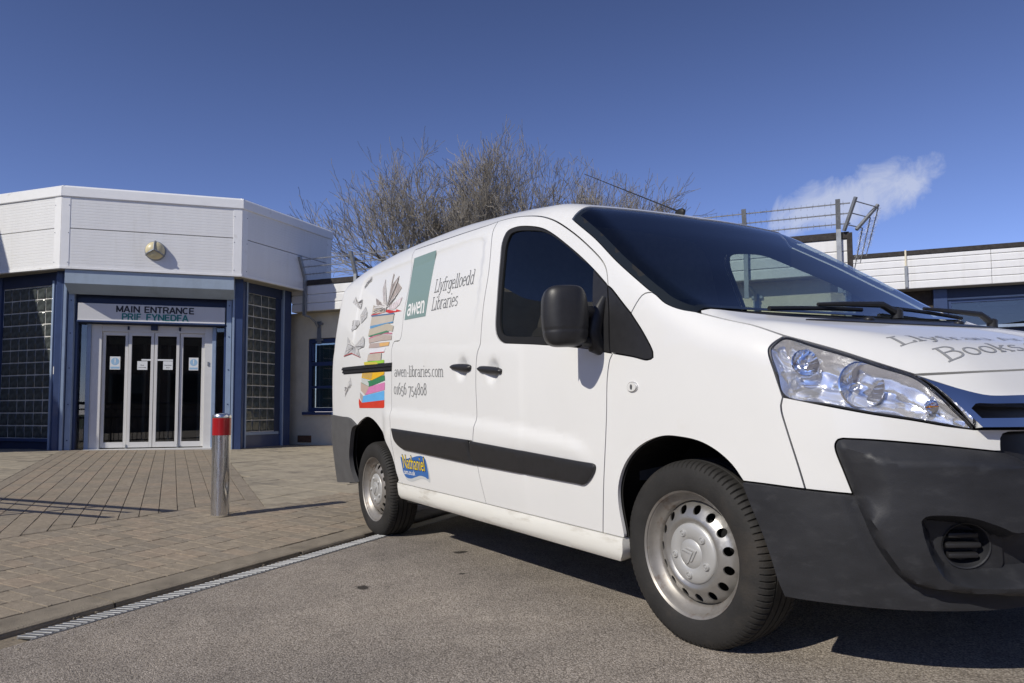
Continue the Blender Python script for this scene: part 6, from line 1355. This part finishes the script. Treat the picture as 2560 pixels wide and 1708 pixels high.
# page edges fanned out of the open books
pgm=mat('print_page_edges',(.16,.15,.15),.6);pgl=mat('print_page_light',(.66,.64,.62),.6)
def fan(root,tips,m,w=.004):
    V=[];F=[]
    for t in tips:
        a=np.array(root)*(1,RB);b=np.array(t)*(1,RB);d=(b-a)/np.linalg.norm(b-a);n=np.array((-d[1],d[0]))*w;k=len(V);V+=[a-n*.3,a+n*.3,b+n*.15,b-n];F.append((k,k+1,k+2,k+3))
    Q=np.array(V);P=map_side(Q);N=hnormal(P);P=P+N*(.0066+dflank(P,Q))[:,None];mesh('page_edges',P,F_orient(P,F,N),m,van)
bk=dict((n,np.array(a)) for n,a in CV['books'])
rn=random.Random(4)
for n_,m_ in(('pgs4',pgm),('pgs4',pgl),('pgs1',pgm),('pgs1',pgl),('pgs3',pgl),('pgs2',pgl),('fly4',pgm),('fly4',pgl),('fly2',pgm),('fly2',pgl),('fly3',pgl),('fly3b',pgm),('fly1',pgm),('fly5',pgm),('fly5',pgl)):
    a=bk[n_];c=a.mean(0)
    if n_.startswith('pgs'): c=bk['pgs4'][0]
    tips=[]
    for _ in range(9):
        i=rn.randrange(len(a));t=rn.random();p_=a[i]*(1-t)+a[(i+1)%len(a)]*t;tips.append(c+(p_-c)*rn.uniform(.8,.98))
    fan(c,tips,m_,.0035 if n_.startswith('pgs') else .0028)
# bonnet lettering
bon_o=[o for o in bpy.data.objects if o.name=='bonnet'][0]
def bon_line(txt,x,yh,cap):
    st_,W_=stroke_word(txt,.075);V=[];F=[];hh=[]
    for i,(L,R) in enumerate(st_):
        b=len(V)
        for l,r in zip(L,R):
            for p_ in(l,r):
                y=-yh+2*yh*p_[0]/W_;V.append((x-.05*((y/.6)**2)*1.0-cap*p_[1],y));hh.append(.0015+.00006*(i%9))
        F+=[(b+2*k,b+2*k+1,b+2*k+3,b+2*k+2) for k in range(len(L)-1)]
    Q=np.array(V);P,N=lift(map_top,Q,np.array(hh));mesh('lettering',P,F_orient(P,F,N),M['inkpale'],bon_o)
bon_line('Llyfrau Ar Olwynion',.722,.640,.042);bon_line('Books On Wheels',.808,.570,.044)
# ------------------------------------------------------------------ bollard
bx,by=-4.13,-1.70;bz=Zp(bx,by);bo=empty('bollard',(bx,by,bz),'dented stainless steel bollard with a red band by the drain','bollard')
ss_=mat('brushed_steel',(.66,.66,.67),.27,1,var=.08,vscale=14,bump=.04,bscale=60,stretch=(6,6,.4),dirt=(.36,.33,.28),dscale=5,dlo=.62,dhi=.85,rvar=.08)
red_=mat('red_reflective_band',(.34,.010,.015),.3,var=.08,vscale=10,coat=.3)
def bollmesh(z0,z1,r,dz=.012,nm='',m=None,dent=True,r2=0):
    n=64;k=max(2,int((z1-z0)/dz));V=[];F=[]
    da=math.atan2(-2.79-by,1.9-bx)+RAD(48)   # dent on the camera's right-hand side
    for i in range(k+1):
        z=z0+(z1-z0)*i/k
        for j in range(n):
            a=2*PI*j/n;rr=r
            if dent:
                d=(a-da+PI)%(2*PI)-PI;g_=math.exp(-(d/.30)**2)*(.018*math.exp(-((z-.245)/.055)**2)+.006*math.exp(-((z-.25)/.17)**2));rr-=g_
            V.append((rr*math.cos(a),rr*math.sin(a),z))
    F=[(i*n+j,i*n+(j+1)%n,(i+1)*n+(j+1)%n,(i+1)*n+j) for i in range(k) for j in range(n)]
    return mesh(nm,V,F,m,bo,True)
BR=.0675;BH=.775
bollmesh(-.05,BH-.03,BR,nm='bollard_tube',m=ss_);bollmesh(BH-.16,BH-.028,BR+.0012,nm='red_band',m=red_,dent=False)
MB().lathe([(BR,BH-.032),(BR+.0015,BH-.026),(BR+.0015,BH-.010),(BR-.003,BH-.003),(BR*.6,BH+.006),(.001,BH+.009)],64).build('bollard_cap',ss_,bo,True)
MB().lathe([(BR+.012,-.01),(BR+.010,.004),(BR+.001,.010)],40).build('mortar_collar',G['kerb'],bo,True)
# ------------------------------------------------------------------ ramp railing standing just outside the picture on the left
ra=np.array((-4.21,-3.30));rd=np.array((-1.41,-1.22));rd=rd/np.linalg.norm(rd);zr0=Zp(*ra)
rl=empty('ramp_railing',(ra[0],ra[1],zr0),'dark ramp railing left of the picture, shadowed on the paving','railing');rm_=mat('railing_paint',(.02,.02,.03),.5)
def rp(s,h): q=rd*s;return (q[0],q[1],h)
MB().tube([rp(0,.96),rp(0,1.0),rp(.04,1.0),rp(4.2,1.0)],.034,8).build('top_rail',rm_,rl,True)
MB().tube([rp(.15,.86),rp(4.2,.86)],.016,8).build('mid_rail',rm_,rl,True);MB().tube([rp(0,.667),rp(4.2,.667)],.026,8).build('mid_rail',rm_,rl,True);MB().tube([rp(.02,.12),rp(4.2,.12)],.014,8).build('bottom_rail',rm_,rl,True)
for i in range(3): MB().tube([rp(.65+i*1.6,-.1),rp(.65+i*1.6,1.0)],.021,8).build('post',rm_,rl,True)
for i in range(30): MB().tube([rp(.75+i*.11,.12),rp(.75+i*.11,.667)],.009,5).build('bar',rm_,rl)
# ------------------------------------------------------------------ bare trees beyond the wing
bark=mat('grey_brown_bark',(.20,.18,.15),.9,var=.35,vscale=8,bump=.4,bscale=30)
twigm=mat('twig_bark',(.30,.27,.225),.9,var=.3,vscale=5)
def tree(loc,height,spread,seed,label,stems,lean=(0,0)):
    rr=random.Random(seed);t=empty('bare_tree',loc,label,'tree','bare trees behind the wing');big=MB();fine=MB();cnt_=[0]
    def grow(p,d,L,r,lev):
        n=4 if lev<3 else 3;pts=[p];q=p;dd=d.copy();rads=[r]
        for i in range(n):
            wob=.10 if lev<1 else (.16 if lev<3 else .22)
            dd=(dd+Vector((rr.gauss(0,wob),rr.gauss(0,wob),rr.gauss(0,wob)+(.09 if lev>1 else .03)))).normalized();q=q+dd*(L/n);pts.append(q);rads.append(max(.0052,r*(1-.42*(i+1)/n)))
        (big if lev<3 else fine).tube(pts,rads,7 if lev<2 else (4 if lev<4 else 3),cap=False);cnt_[0]+=1
        if lev>=6 or (lev>=5 and rr.random()<.5): return
        nb=[3,3,3,2,2,1][min(lev,5)]
        for k in range(nb+(1 if rr.random()<.25 else 0)):
            f_=rr.uniform(.35,1.0) if lev>0 else rr.uniform(.6,1.0)
            j=min(int(f_*n),n-1);pp=pts[j].lerp(pts[j+1],f_*n-j);ax=dd.orthogonal().normalized();ax.rotate(Matrix.Rotation(rr.uniform(0,2*PI),3,dd));an_=rr.uniform(.30,.62)
            nd_=(Matrix.Rotation(an_,3,ax)@dd).normalized();nd_.x*=spread;nd_.y*=spread;nd_.normalize();grow(pp,nd_,L*rr.uniform(.58,.80),rads[j]*rr.uniform(.55,.72),lev+1)
        grow(pts[-1],dd,L*rr.uniform(.62,.8),rads[-1]*.85,lev+1)
    base=Vector((0,0,-1));top=Vector((lean[0]*.3,lean[1]*.3,height*.24));big.tube([base,Vector((.05,0,height*.1)),top],[height*.03,height*.024,height*.02],10)
    for s in range(stems):
        a=2*PI*s/stems+rr.uniform(-.3,.3);d=Vector((math.cos(a)*rr.uniform(.3,1.15)*spread+lean[0]*.1,math.sin(a)*rr.uniform(.3,1.15)*spread+lean[1]*.1,1)).normalized();grow(top-Vector((0,0,height*.05*rr.random())),d,height*.26,height*.0135,0)
    big.build('trunk',bark,t,True);tag(fine.build('crown',twigm,t),kind='stuff');return cnt_[0]
n1=tree((-16.75,7.25,.2),8.5,.9,7,'bare wide spreading tree behind the van roof, left of the two',6)
n2=tree((-15.7,10.6,.2),8.8,.9,12,'bare tree with dense upright twigs behind the windscreen top, right of the two',6)
print('branches',n1,n2)
